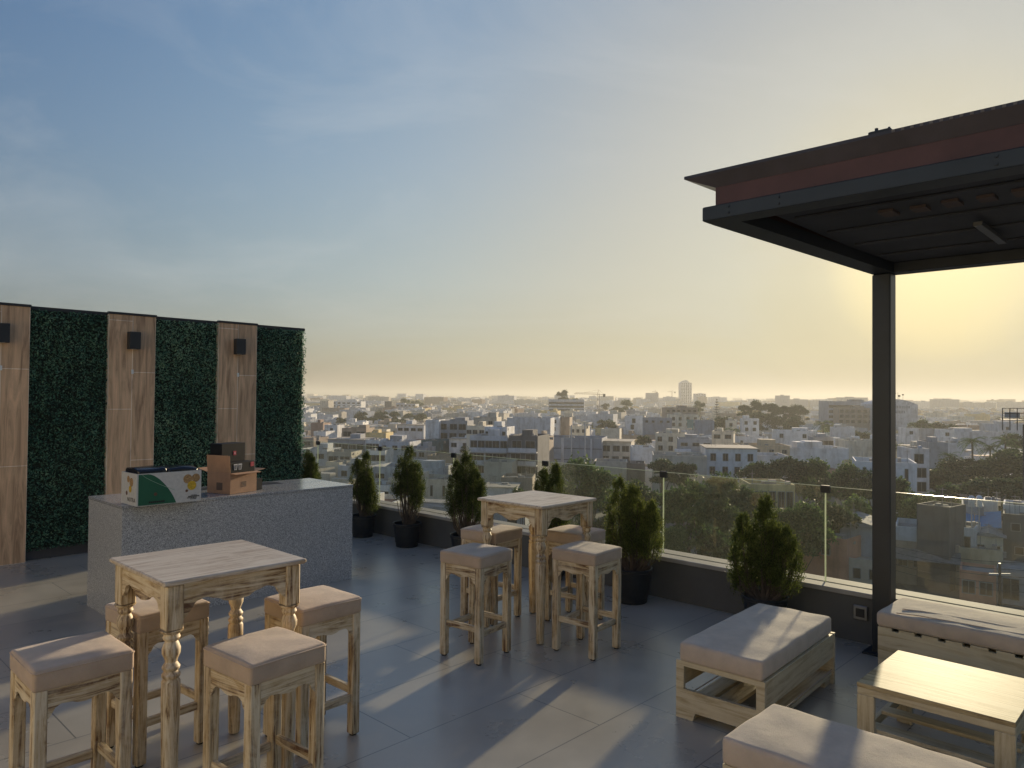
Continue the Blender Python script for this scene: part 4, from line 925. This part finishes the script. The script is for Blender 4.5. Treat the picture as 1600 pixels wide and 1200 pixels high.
    B(1051, 1062, 624, 30, 'grey', 'low grey block touching the left of the tallest tower', 20, 0, d=1500, cat='building', name='tower_block')
    B(1294, 1368, 627, 22, 'blue', 'broad blue grey hospital like block left of the post', 26, -10, d=470, cat='building', name='city_building', band=(5, 3.3), rooms=2)
    B(1310, 1366, 637, 20, 'brown', 'brown annex in front of the hospital like block', 12, -10, d=430, cat='building', name='city_building', win=(6, 3, 2.0, 1.8))
    def barrel(rt, ww, dep, h):
        pts = [(-ww/2+ww*i/16, h-.01+ww*.13*math.sin(math.pi*(i/16))) for i in range(17)]
        MB().prism(pts, .0, dep, 'y').build('barrel_roof', WM['pale'], rt)
        m = MB(); rr = random.Random(4)
        for z, x0, x1 in ((h-2.2, -.28, .32), (h-5.0, -.22, .18)):
            x = x0*ww
            while x < x1*ww: q = rr.uniform(.5, 1.3); m.box(x, x+q, -.12, -.004, z, z+1.5); x += q+.35
        m.build('wall_lettering', WM['grey'], rt)
    B(1368, 1434, 632, 20, 'pale', 'pale barrel roofed hall with faded two line lettering behind the post', 22, -4, d=420, cat='building', name='city_building', extra=barrel, rooms=0)
    sk = [(1219, 1234, 618, 'first'), (1242, 1263, 624, ''), (1266, 1292, 626, ''), (1316, 1356, 621, ''), (1465, 1499, 624, ''), (1504, 1533, 629, ''), (1539, 1556, 629, ''), (1572, 1600, 628, ''),
          (660, 677, 622, ''), (682, 694, 620, ''), (703, 712, 622, ''), (715, 725, 621, ''), (727, 746, 623, ''), (750, 765, 623, ''), (769, 778, 622, ''), (922, 932, 619, ''), (937, 945, 619, ''), (1176, 1186, 624, ''), (848, 856, 620, ''), (1126, 1134, 627, ''), (785, 800, 626, ''), (812, 822, 627, '')]
    pl = {1219: 'square hazy tower right of the dark grove', 1242: 'stepped hazy block between the square hazy tower and the hospital like block', 1266: 'low hazy block touching the hospital like block', 1316: 'pale hazy roofs rising above the hospital like block', 1465: 'broad slanted hazy block right of the post', 1504: 'hazy block with small roof mast, right of the broad slanted block', 1539: 'small hazy block near the right horizon', 1572: 'hazy slope of roofs at the right photo edge', 1176: 'hazy block just left of the dark grove top', 848: 'small hazy block left of the terraced building', 1126: 'low hazy block right of the tall pine', 785: 'low hazy block above the pale blank block', 812: 'low hazy block left of centre skyline', 922: 'left one of two hazy blocks behind the tower crane', 937: 'right one of two hazy blocks behind the tower crane'}
    for a, b_, y, _ in sk:
        r_ = B(a, b_, y, 30, 'grey' if a > 1200 else 'pale', pl.get(a, 'pale hazy tower in the row on the left skyline'), 24, 0, d=1250 if a > 1200 else 1600, cat='tower', name='tower_block', rooms=1)
        if a not in pl:
            k_ = [660, 682, 703, 715, 727, 750, 769, 822].index(a) if a in (660, 682, 703, 715, 727, 750, 769) else 0
            r_['group'] = 'hazy towers in a row on the left skyline'; r_['label'] = '%s of seven pale hazy towers in a row on the left skyline' % ['leftmost', 'second from left', 'third from left', 'middle one', 'fifth from left', 'sixth from left', 'rightmost'][k_]
def grooves(rt, ww, dep, h):
    for k in range(3): MB().box(-ww/2-.02, ww/2+.02, -.03, .0, h-3.2*(k+1), h-3.2*(k+1)+.25).build('groove', WM['dark'], rt)
    MB().box(ww*.30, ww*.33, -.05, .0, 0, h-.1).build('downpipe', WM['pale'], rt); MB().box(-ww*.22, -ww*.17, -.05, .0, 0, h-.1).build('pilaster', WM['pale'], rt)
    MB().box(-ww/2-.012, -ww/2, 0, dep, 0, h-.9).build('dark_side', WM['dark'], rt)  # left side given a darker colour than the front

# ---- filler houses and far city
def small_house(rnd, w_, d_, h, far=False):
    m = MB(); ci = 0
    parapet_roof(m, w_, d_, h, 0, 1, .8)
    if not far:
        for r_ in range(int(h//3)):
            for c_ in range(max(1, int(w_//3.6))):
                if rnd.random() < .75:
                    x = -w_/2+w_*(c_+.5)/max(1, int(w_//3.6)); z = h-2.7-3*r_; q = rnd.choice((.5, .8, 1.1)); m.box(x-q, x+q, -.05, -.002, z, z+rnd.uniform(.9, 1.5), 2)
    for _ in range(rnd.randint(1, 3)):
        q, e = rnd.uniform(1.2, w_*.3), rnd.uniform(1.2, d_*.3); x, y = rnd.uniform(-w_*.3, w_*.25), rnd.uniform(d_*.2, d_*.6); m.box(x, x+q, y, y+e, h-.78, h+rnd.uniform(.1, 1.9), 0)
    if rnd.random() < .6: m.lathe([(h-.75, .5), (h+.35, .55), (h+.6, .2)], rnd.uniform(-w_*.3, w_*.3), d_*.3, 8, 3)
    if rnd.random() < .35: m.box(-w_*.45, -w_*.05, d_*.1, d_*.5, h+.5, h+.6, 1)
    return m
def sector(px):
    for x, n in ((560, 'the first two potted conifers'), (690, 'the third potted conifer'), (790, 'the fourth potted conifer'), (870, 'the farther bar table'), (1010, 'the bushy conifer'), (1170, 'the street trees'), (1290, 'the dark street trees'), (1375, 'the left of the post'), (1500, 'the right of the post')):
        if px < x: return n
    return 'the palm trees'
def city_filler():
    rnd = random.Random(77); roofs = [ROOF, ROOFG, ROOF, RED]
    cols = ['white', 'pale', 'cream', 'beige', 'white', 'grey', 'pale', 'white', 'cream', 'pale', 'white', 'pale', 'brown', 'beige', 'yellow', 'brick']
    words = dict(white='white', pale='pale grey', cream='cream', beige='beige', grey='grey', brown='brown', yellow='yellow', blue='blue grey', brick='brick')
    n = 0; d = 122.0; seen = {}
    far = {}
    while d < 4200:
        step = 17 if d < 400 else (20 if d < 1000 else 34 if d < 2000 else 60)
        x = -.62*d-8
        xmax = .95*d+10
        while x < xmax:
            w_ = rnd.uniform(10, 21) if d < 1000 else rnd.uniform(14, 40); dp = rnd.uniform(8, step-3)
            gap = rnd.choice((0.3, .3, .5, 4.5)) if d < 700 else rnd.choice((1, 2, 12))
            x += w_/2; y = d+rnd.uniform(0, 3)+.22*x
            px = 800+F_PX*x/y if y > 0 else 0
            h = rnd.uniform(5, 7.6) if d < 240 else (rnd.uniform(5.5, 9.5) if d < 500 else (rnd.uniform(6, 14) if d < 1200 else rnd.uniform(8, 20)))
            if d > 1200 and rnd.random() < .12: h += rnd.uniform(4, 12)
            tree_zone = (830 < px < 1460 and y < 165)
            clash = any((bx-x)**2+(by+4-y)**2 < ((bw+w_)*.42+2)**2 for bx, by, bw in NBLD) if y < 1000 else False
            ok = y > 105 and 100 < px < 1900 and not tree_zone and not clash and rnd.random() > (.10 if d < 1200 else .3)
            if ok:
                c = rnd.choice(cols); yw = YAW0+rnd.choice((0, 0, .2, -.15))
                if n < 175 and d < 620 and 440 < px < 1640:
                    m = small_house(rnd, w_, dp, h)
                    o = m.build('flat_roofed_house', [WM[c], rnd.choice(roofs), PANE, TANK], None, loc=(x, y, GZ), rz=yw)
                    depth = 'nearer' if y < 200 else ('middle' if y < 330 else 'far')
                    l = '%s house in the %s rows beyond %s' % (words[c], depth, sector(px))
                    tag(o, l, 'house', '%s houses, %s rows beyond %s' % (words[c], depth, sector(px)))
                    n += 1
                else:
                    m = small_house(rnd, w_, dp, h, True) if d < 1500 else MB().box(-w_/2, w_/2, 0, dp, 0, h)
                    ca, sa = math.cos(yw), math.sin(yw)
                    t = far.setdefault(c, MB())
                    b = len(t.v); t.v += [(p[0]*ca-p[1]*sa+x, p[0]*sa+p[1]*ca+y, p[2]+GZ) for p in m.v]; t.f += [tuple(i+b for i in f) for f in m.f]; t.m += m.m
            x += w_/2+gap
        d += step
    # one object for the distant mass, one material slot per colour
    keys = list(far); M = MB(); mats = []
    for c in keys:
        base = len(mats); mats += [WM[c], ROOF, PANE, TANK]; b = len(M.v)
        M.v += far[c].v; M.f += [tuple(i+b for i in f) for f in far[c].f]; M.m += [k+base for k in far[c].m]
    o = M.build('distant_city', mats); tag(o, 'hazy mass of distant flat roofed buildings stretching to the horizon', 'city', kind='stuff')

# ------------------------------------------------------------------ trees
def make_crown(seed, mat_i, n=7800, flat=.8, leaf=.025, nb=17):
    rng = np.random.default_rng(seed); cs = []; ax = []; bx = []; blobs = []
    for k in range(nb):
        a = rng.uniform(0, 6.28); r = .30*np.sqrt(rng.uniform(0, 1)); z = rng.uniform(.30, .86)
        r *= 1.15-.9*abs(z-.5); blobs.append((r*np.cos(a), r*np.sin(a), z*flat+.12, rng.uniform(.07, .20)))
    per = n//nb
    for bx_, by_, bz_, br in blobs:
        d = rng.normal(size=(per, 3)); d /= np.linalg.norm(d, axis=1)[:, None]
        d[:, 2] = np.where(d[:, 2] < -.3, -d[:, 2]*.6, d[:, 2])
        rr = br*(rng.uniform(.45, 1.12, per)**.6)*(1+.22*np.sin(d[:, 0]*9+seed)*np.sin(d[:, 2]*8+bx_*30))
        p = np.array([bx_, by_, bz_])+d*rr[:, None]*np.array([1, 1, .8]); cs.append(p)
        q = rng.normal(size=(per, 3)); e = np.cross(q, rng.normal(size=(per, 3))); q /= np.linalg.norm(q, axis=1)[:, None]; e = np.cross(q, e); e /= np.linalg.norm(e, axis=1)[:, None]
        s = rng.uniform(.6, 1.3, per)[:, None]*leaf; ax.append(q*s); bx.append(e*s*.6)
    crown = quads(np.vstack(cs), np.vstack(ax), np.vstack(bx), 'crown', LEAF_T[mat_i])
    m = MB(); m.tube([(0, 0, 0), (.01, 0, .2), (0, .01, .42), (.0, 0, .7)], [.035, .025, .018, .006], 7)
    for bx_, by_, bz_, br in blobs[::2]: m.tube([(0, 0, .22+bz_*.15), (bx_*.5, by_*.5, bz_*.62), (bx_, by_, bz_)], [.014, .010, .004], 5)
    return crown, m.mesh('trunk', BARK, True)
def make_palm(seed):
    rng = random.Random(seed); m = MB(); nf = 34
    for i in range(nf):
        a = i*2.4; el = rng.uniform(-.5, 1.25); L = rng.uniform(.26, .34); pts = []
        for k in range(7):
            q = k/6; x = L*q*math.cos(el*(1-.5*q)); z = L*q*math.sin(el)-.18*q*q
            pts.append(Vector((x*math.cos(a), x*math.sin(a), .80+z)))
        side = Vector((-math.sin(a), math.cos(a), 0))
        for k in range(1, 7):
            for sg in (-1, 1):
                p = pts[k]; q = p+side*sg*.055*(1-.5*k/6)+Vector((0, 0, -.03)); dr = (pts[k]-pts[k-1])
                m.add([p, p+dr*.35, q+dr*.9, ], [(0, 1, 2)]); m.add([p-dr*.5, p-dr*.15, q+dr*.3], [(0, 1, 2)])
    cr = m.mesh('crown', LEAF_T[1]); t = MB().tube([(0, 0, 0), (.01, 0, .4), (0, 0, .80)], [.028, .02, .022], 8).mesh('trunk', BARK, True)
    return cr, t
def make_araucaria():
    rng = np.random.default_rng(5); m = MB(); cs = []; ax = []; bx = []
    for k in range(15):
        z = .16+.80*k/14; r = .21*(1-k/14)**.8+.015
        for j in range(9):
            a = j*.698+k*.3; t_ = np.linspace(.15, 1, 26); p = np.stack([r*t_*np.cos(a), r*t_*np.sin(a), z+.05*r*0+t_**2*.022], 1)
            cs.append(p+rng.normal(0, .003, p.shape)); u = np.stack([np.cos(a)*np.ones(26), np.sin(a)*np.ones(26), .2*np.ones(26)], 1)
            ax.append(u*.010); bx.append(np.stack([-np.sin(a)*np.ones(26), np.cos(a)*np.ones(26), np.zeros(26)], 1)*.008)
    return quads(np.vstack(cs), np.vstack(ax), np.vstack(bx), 'crown', LEAF_T[0]), MB().tube([(0, 0, 0), (0, 0, .5), (0, 0, .98)], [.016, .010, .003], 7).mesh('trunk', BARK, True)
def trees():
    V = {'dark': [make_crown(101, 0), make_crown(102, 0, nb=22)], 'green': [make_crown(103, 1), make_crown(104, 1, nb=24)], 'light': [make_crown(105, 2), make_crown(106, 2, 7000, 1.0, nb=14)]}
    PALM = [make_palm(1), make_palm(2)]; AR = make_araucaria()
    rnd = random.Random(5)
    def tree(x, yt, wpx, d, kind, label, cat='tree', group=None, name='leafy_tree'):
        p = at(x, yt, d); H = p.z-GZ; e = empty(name, Vector((p.x, p.y, GZ)), rnd.uniform(0, 6.28), label=label, cat=cat, group=group)
        var = AR if kind == 'ar' else (rnd.choice(PALM) if kind == 'palm' else rnd.choice(V[kind]))
        W_ = wpx*d/F_PX/(.72 if kind not in ('ar', 'palm') else (.42 if kind == 'ar' else .62)); zt = {'ar': .98, 'palm': 1.08}.get(kind, .88)
        c = link('crown', var[0], e); t = link('trunk', var[1], e)
        if kind in ('ar', 'palm'):
            for o in (c, t): o.scale = (W_, W_, H/zt)
            if kind == 'palm': c.scale = (W_, W_, W_); c.location = (0, 0, H-W_*1.02); t.scale = (W_, W_, (H-W_*.22)/.8)
        else:
            # the crown keeps its proportions, the trunk reaches the ground
            ch = min(W_*1.15, H/.9); c.scale = (W_, W_, ch); c.location = (0, 0, H-ch*.93); t.scale = (W_, W_, H/.93)
        return e
    near = [(915, 716, 96, 92, 'green', 'tall slender green tree behind the glass right of the farther table'),
            (985, 745, 90, 84, 'green', 'green tree behind the bushy conifer left of its glass joint'),
            (1034, 713, 46, 150, 'dark', 'left dark bushy tree in front of the beige blank wall'),
            (1066, 719, 44, 146, 'dark', 'right dark bushy tree in front of the beige blank wall'),
            (1075, 748, 92, 82, 'green', 'broad green tree behind the glass just right of the bushy conifer'),
            (1112, 770, 100, 70, 'light', 'pale green feathery tree in the middle of the street grove'),
            (1158, 752, 96, 86, 'dark', 'dark tree behind the glass between the bushy conifer and the last conifer'),
            (1058, 818, 64, 60, 'light', 'bright pale shrub like tree low behind the glass'),
            (1010, 800, 80, 70, 'green', 'dark green tree low behind the bushy conifer'),
            (1128, 822, 100, 62, 'green', 'green low tree at the foot of the street grove'),
            (1190, 800, 100, 74, 'dark', 'dark tree directly behind the last conifer'),
            (1242, 782, 86, 88, 'green', 'green tree behind the glass right of the last conifer'),
            (1290, 776, 90, 96, 'dark', 'dark tree behind the glass clamp nearest the post'),
            (1340, 772, 84, 104, 'green', 'green tree behind the glass just left of the post'),
            (948, 800, 90, 74, 'dark', 'dark green low tree right under the farther table edge'),
            (880, 780, 70, 84, 'green', 'green tree top behind the farther table'),
            (820, 762, 40, 100, 'green', 'small green bush tree left above the farther table'),
            (1188, 716, 64, 150, 'dark', 'leftmost tree of the dark row above the glass'),
            (1232, 709, 66, 152, 'dark', 'tallest tree of the dark row above the glass'),
            (1282, 712, 80, 148, 'green', 'wide tree in the middle of the dark row above the glass'),
            (1330, 722, 62, 140, 'green', 'lower tree of the dark row towards the post'),
            (1366, 735, 50, 132, 'dark', 'last tree of the dark row touching the post'),
            (1407, 742, 60, 118, 'green', 'green tree immediately right of the post'),
            (1426, 770, 60, 105, 'green', 'green low tree right of the post in front of the tall white wall'),
            (1472, 728, 70, 165, 'dark', 'leftmost tree of the large dark mass at right'),
            (1512, 716, 76, 170, 'dark', 'dark tree below the tallest palm at right'),
            (1556, 712, 78, 172, 'dark', 'dark tree in the right hand mass below the three palms'),
            (1600, 702, 80, 168, 'dark', 'dark tree cut by the right photo edge'),
            (1536, 742, 90, 140, 'dark', 'front dark tree of the right hand mass above the white tanks'),
            (1478, 752, 70, 138, 'green', 'front tree of the right hand mass beside the charcoal box house'),
            (1596, 742, 80, 136, 'dark', 'front dark tree of the right hand mass at the photo edge')]
    for a in near: tree(*a, group='trees below the terrace')
    for a in [(1519, 676, 40, 190, 'palm', 'tallest palm tree left of three beyond the glass at right'), (1547, 688, 34, 190, 'palm', 'middle palm of the three at the right'),
              (1571, 676, 40, 192, 'palm', 'rightmost palm of the three near the billboard frame'), (1484, 701, 34, 176, 'palm', 'shorter palm left of the three palms'),
              (1404, 688, 30, 200, 'palm', 'palm right beside the pergola post'), (1145, 664, 26, 300, 'palm', 'palm in front of the cream row house'), (1286, 652, 30, 330, 'palm', 'palm in front of the hospital like block')]:
        tree(*a, cat='palm', group='palms in the city', name='palm_tree')
    tree(1120, 624, 24, 420, 'ar', 'tall layered star pine standing above the skyline', 'tree', None, 'star_pine')
    mid = [(534, 652, 17, 400, 'dark', 'round dark tree left of the mid distance tree line'), (562, 643, 24, 470, 'dark', 'dark tree in the left tree line, second from left'), (580, 650, 20, 450, 'dark', 'low dark tree in the left tree line'),
           (596, 642, 24, 470, 'dark', 'tall dark tree in the middle of the left tree line'), (615, 641, 18, 470, 'dark', 'narrow dark tree at the right of the left tree line'), (640, 644, 22, 500, 'dark', 'dark tree right of the left tree line'), (656, 645, 20, 480, 'dark', 'dark tree beside the white party wall'),
           (634, 622, 16, 760, 'dark', 'tree top poking above the left skyline'), (652, 624, 20, 800, 'dark', 'wide tree top right of the skyline tree top'),
           (878, 609, 18, 660, 'dark', 'open crowned tree rising above the terraced hotel like building'), (900, 621, 18, 680, 'dark', 'low tree behind the right of the terraced hotel like building'),
           (980, 624, 18, 620, 'dark', 'tall dark tree in the centre skyline'), (964, 634, 22, 560, 'dark', 'lower dark tree left of the tall centre skyline tree'), (946, 629, 12, 640, 'dark', 'round hazy tree left of the centre clump'), (950, 655, 34, 380, 'dark', 'low wide tree right of the warehouse block'),
           (1006, 680, 24, 250, 'dark', 'dark tree above the white box house'), (1094, 626, 18, 560, 'dark', 'dark tree between the two pale towers'), (1086, 634, 18, 540, 'dark', 'dark tree below the shorter pale tower'),
           (1163, 631, 20, 430, 'dark', 'left tree of the big dark grove'), (1188, 625, 30, 430, 'dark', 'flat topped tree of the big dark grove'), (1206, 628, 26, 420, 'dark', 'highest broad tree in the big dark grove'), (1226, 632, 26, 430, 'dark', 'tree in the right part of the big dark grove'), (1250, 632, 28, 440, 'dark', 'rightmost round tree of the big dark grove'), (1180, 645, 30, 390, 'dark', 'front left tree of the big dark grove'), (1240, 650, 30, 380, 'dark', 'front right tree of the big dark grove'), (1212, 648, 30, 390, 'dark', 'front middle tree of the big dark grove'),
           (1328, 668, 34, 330, 'dark', 'tree in front of the brown annex'), (1350, 674, 26, 300, 'dark', 'low tree just left of the post'), (1300, 662, 22, 360, 'dark', 'tree below the hospital like block'), (1440, 655, 34, 330, 'green', 'brownish green tree right of the barrel roofed hall'), (1464, 657, 36, 330, 'dark', 'wide tree right of the brownish green tree'), (1486, 660, 30, 340, 'dark', 'tree left of the long pale wall'), (1590, 677, 40, 210, 'dark', 'tree under the billboard frame'),
           (690, 702, 20, 210, 'dark', 'dark bush tree beside the teal netting building'), (728, 696, 18, 220, 'dark', 'dark bush tree left of the balcony block'), (1100, 655, 30, 350, 'dark', 'tree behind the blue grey block'), (1130, 650, 34, 380, 'dark', 'dark trees at the foot of the star pine')]
    for a in mid: tree(*a, group='trees in the middle distance')
    for k in range(30):   # scattered small trees among the roofs
        d = rnd.uniform(420, 1100); x = rnd.uniform(480, 1600); H = rnd.uniform(9, 14); yt = 621+.0087*(x-800)-(H+GZ-CAM_H)*F_PX/d
        tree(x, yt, rnd.uniform(7, 12)*F_PX/d, d, 'dark', 'small hazy tree among the roofs beyond %s' % sector(x), group='small trees beyond %s' % sector(x))

# ------------------------------------------------------------------ small city things
def city_things():
    def pole(x, yt, d, label, lamp=True):
        p = at(x, yt, d); H = p.z-GZ; o = empty('utility_pole', Vector((p.x, p.y, GZ)), 0, label=label, cat='pole')
        MB().tube([(0, 0, 0), (0, 0, H)], [.16, .10], 8).build('pole', STEEL if x > 1500 else TANK, o, True)
        if lamp: MB().tube([(0, 0, H-.1), (.7, 0, H+.2), (1.5, 0, H+.25)], [.05, .05, .05], 6).box(1.4, 2.0, -.12, .12, H+.14, H+.28).build('lamp_arm', TANK, o)
        else: MB().box(-.9, .9, -.05, .05, H-1, H-.85).build('crossarm', TANK, o)
    pole(893, 664, 150, 'pale street lamp pole in front of the warehouse block, left one'); pole(914, 660, 150, 'pale street lamp pole in front of the warehouse block, right one')
    pole(1599, 663, 120, 'dark pole at the right photo edge'); pole(1562, 880, 62, 'grey utility pole in front of the metal gate wall', False)
    # water tanks near the blue tarp
    for k, x in enumerate((1518, 1530)):
        p = at(x, 774, 96); r = 4.6*96/F_PX; z = p.z
        o = MB().lathe([(z-12*96/F_PX-.5, r*.9), (z-.28, r), (z-.1, r*.7), (z, r*.2)], 0, 0, 16).build('water_tank', WM['white'], None, True, loc=(p.x, p.y, 0)); tag(o, ['left one of the twin white water tanks', 'right one of the twin white water tanks'][k], 'water tank', 'twin white water tanks')
        MB().box(-.06, .06, -.06, .06, GZ, z-12*96/F_PX-.5).build('tank_pipe', TANK, o)
    def crane(x, yt, d, jl, cj, label):
        p = at(x, yt, d); H = p.z-GZ; q = empty('tower_crane', Vector((p.x, p.y, GZ)), 0, label=label, cat='crane')
        m = MB(); s = .9; rs = .13
        for sx in (-1, 1):
            for sy in (-1, 1): m.tube([(sx*s, sy*s, 0), (sx*s, sy*s, H-4)], [rs, rs], 4)
        z = 0
        while z < H-6: m.tube([(-s, -s, z), (s, -s, z+2.4)], [.08, .08], 4); m.tube([(s, -s, z+2.4), (-s, -s, z+4.8)], [.08, .08], 4); z += 4.8
        m.tube([(-s, 0, H-4), (0, 0, H)], [.15, .1], 4); m.tube([(s, 0, H-4), (0, 0, H)], [.15, .1], 4)
        cm = plain('faded_orange_crane_paint', (.14, .065, .04), .6); m.build('mast', cm, q)
        j = MB(); zz = H-4.5
        j.tube([(-jl, 0, zz+.7), (0, 0, zz)], [.14, .16], 4); j.tube([(-jl*.95, 0, zz+1.6), (0, 0, zz+1.5)], [.12, .13], 4); n = 14
        for i in range(n): a = -jl*i/n; j.tube([(a, 0, zz), (a-jl/n*.5, 0, zz+1.6), (a-jl/n, 0, zz)], [.07]*3, 4)
        j.tube([(0, 0, zz), (cj, 0, zz)], [.2, .2], 4); j.tube([(0, 0, H), (cj*.8, 0, zz+.2)], [.07, .07], 4); j.tube([(0, 0, H), (-jl*.6, 0, zz+1.6)], [.06, .06], 4); j.build('jib', cm, q)
        MB().box(cj-2.2, cj, -1, 1, zz-2.4, zz+.6).build('counterweight', STEEL, q)
    crane(935, 609, 700, 23, 6.6, 'orange tower crane above the rooftops right of the terraced building'); crane(1050, 609, 1500, 9, 7, 'faint thin tower crane left of the tallest tower')
    crane(1024, 609, 1360, 6, 4, 'tiny crane on top of the square grey tower')
    # billboard frame
    p = at(1584, 654, 112); o = empty('billboard_frame', p, R(-4), label='dark steel billboard frame on the roof at the right edge', cat='billboard')
    m = MB(); ww = 33*112/F_PX; hh = 16*112/F_PX
    for x in (-ww/2, -ww/6, ww/6, ww/2): m.box(x-.05, x+.05, 0, .1, -1.8, hh)
    for z in (0, hh*.5, hh): m.box(-ww/2, ww/2, -.02, .12, z-.05, z+.05)
    m.box(-ww/2, ww/2, -.3, 1.2, -.25, -.12); m.build('frame', STEEL, o); MB().box(-ww*.38, ww*.3, .13, .2, .1, hh*.6).build('panel', WM['grey'], o)
    # antenna cluster on the barrel roof
    p = at(1403, 623, 420); o = empty('roof_antennas', p, 0, label='antenna cluster on top of the barrel roofed hall', cat='antenna'); u = 420/F_PX
    m = MB(); m.tube([(0, 0, -2), (0, 0, 10*u)], [.12, .08], 5); m.build('mast', STEEL, o)
    for x, z, q in ((-8, 6, 1.6), (-4, 8, 1.4), (2, 4, 2.6), (8, 6, 1.8)):
        MB().box(x*u-q*u*.7, x*u+q*u*.7, 0, .3, z*u-q*u*.4, z*u+q*u*.7).tube([(x*u, .1, -2), (x*u, .1, z*u)], [.07, .07], 4).build('antenna_panel', STEEL, o)
    rnd = random.Random(9)   # overhead cables across the near street
    m = MB()
    for k in range(5):
        a = at(1380, 850+k*9, 66); b = at(1640, 880+k*12, 62); pts = []
        for i in range(13):
            q = i/12; c = a.lerp(b, q); c.z -= .5*math.sin(math.pi*q); pts.append(c)
        m.tube(pts, [.02]*13, 4)
    tag(m.build('overhead_cables', BLK), 'thin sagging overhead cables above the near houses right of the post', 'cables')

def ground():
    m, t, p = newmat('city_ground')
    n = N(t, 'ShaderNodeTexNoise', Scale=.03, Detail=8.0); t.links.new(coords(t), n.inputs['Vector'])
    t.links.new(ramp(t, n.outputs[0], [(.35, (.06, .07, .045)), (.5, (.11, .10, .085)), (.65, (.17, .155, .135))]), p.inputs['Base Color']); p.inputs['Roughness'].default_value = .95
    g = MB().add([(-7000, -1500, GZ), (7000, -1500, GZ), (7000, 9000, GZ), (-7000, 9000, GZ)], [(0, 1, 2, 3)]).build('ground', m); tag(g, kind='structure')
    rm = plain('grey_asphalt', (.07, .07, .072), .9, .2, .4)
    r_ = MB().box(18, 26, 30, 400, GZ+.004, GZ+.05).build('road', rm, rz=R(-14)); tag(r_, kind='structure')
def haze():
    m = bpy.data.materials.new('haze_air'); m.use_nodes = True; t = m.node_tree; t.nodes.clear()
    v = N(t, 'ShaderNodeVolumePrincipled', Density=.00036, Anisotropy=.3); v.inputs['Color'].default_value = (.77, .77, .71, 1)
    o = N(t, 'ShaderNodeOutputMaterial'); t.links.new(v.outputs[0], o.inputs['Volume'])
    h = MB().box(-7050, 7050, -1550, 9050, GZ-1, 60).build('haze', m); tag(h, 'thin pale evening haze hanging over the city', 'haze', kind='stuff')
import time as _t
for fn in (terrace, added_bounce_room, green_wall, pergola, furniture, counter, conifers, ground, city_named, city_filler, trees, city_things, haze):
    t0 = _t.time(); fn(); print(fn.__name__, round(_t.time()-t0, 1), len(bpy.data.objects))
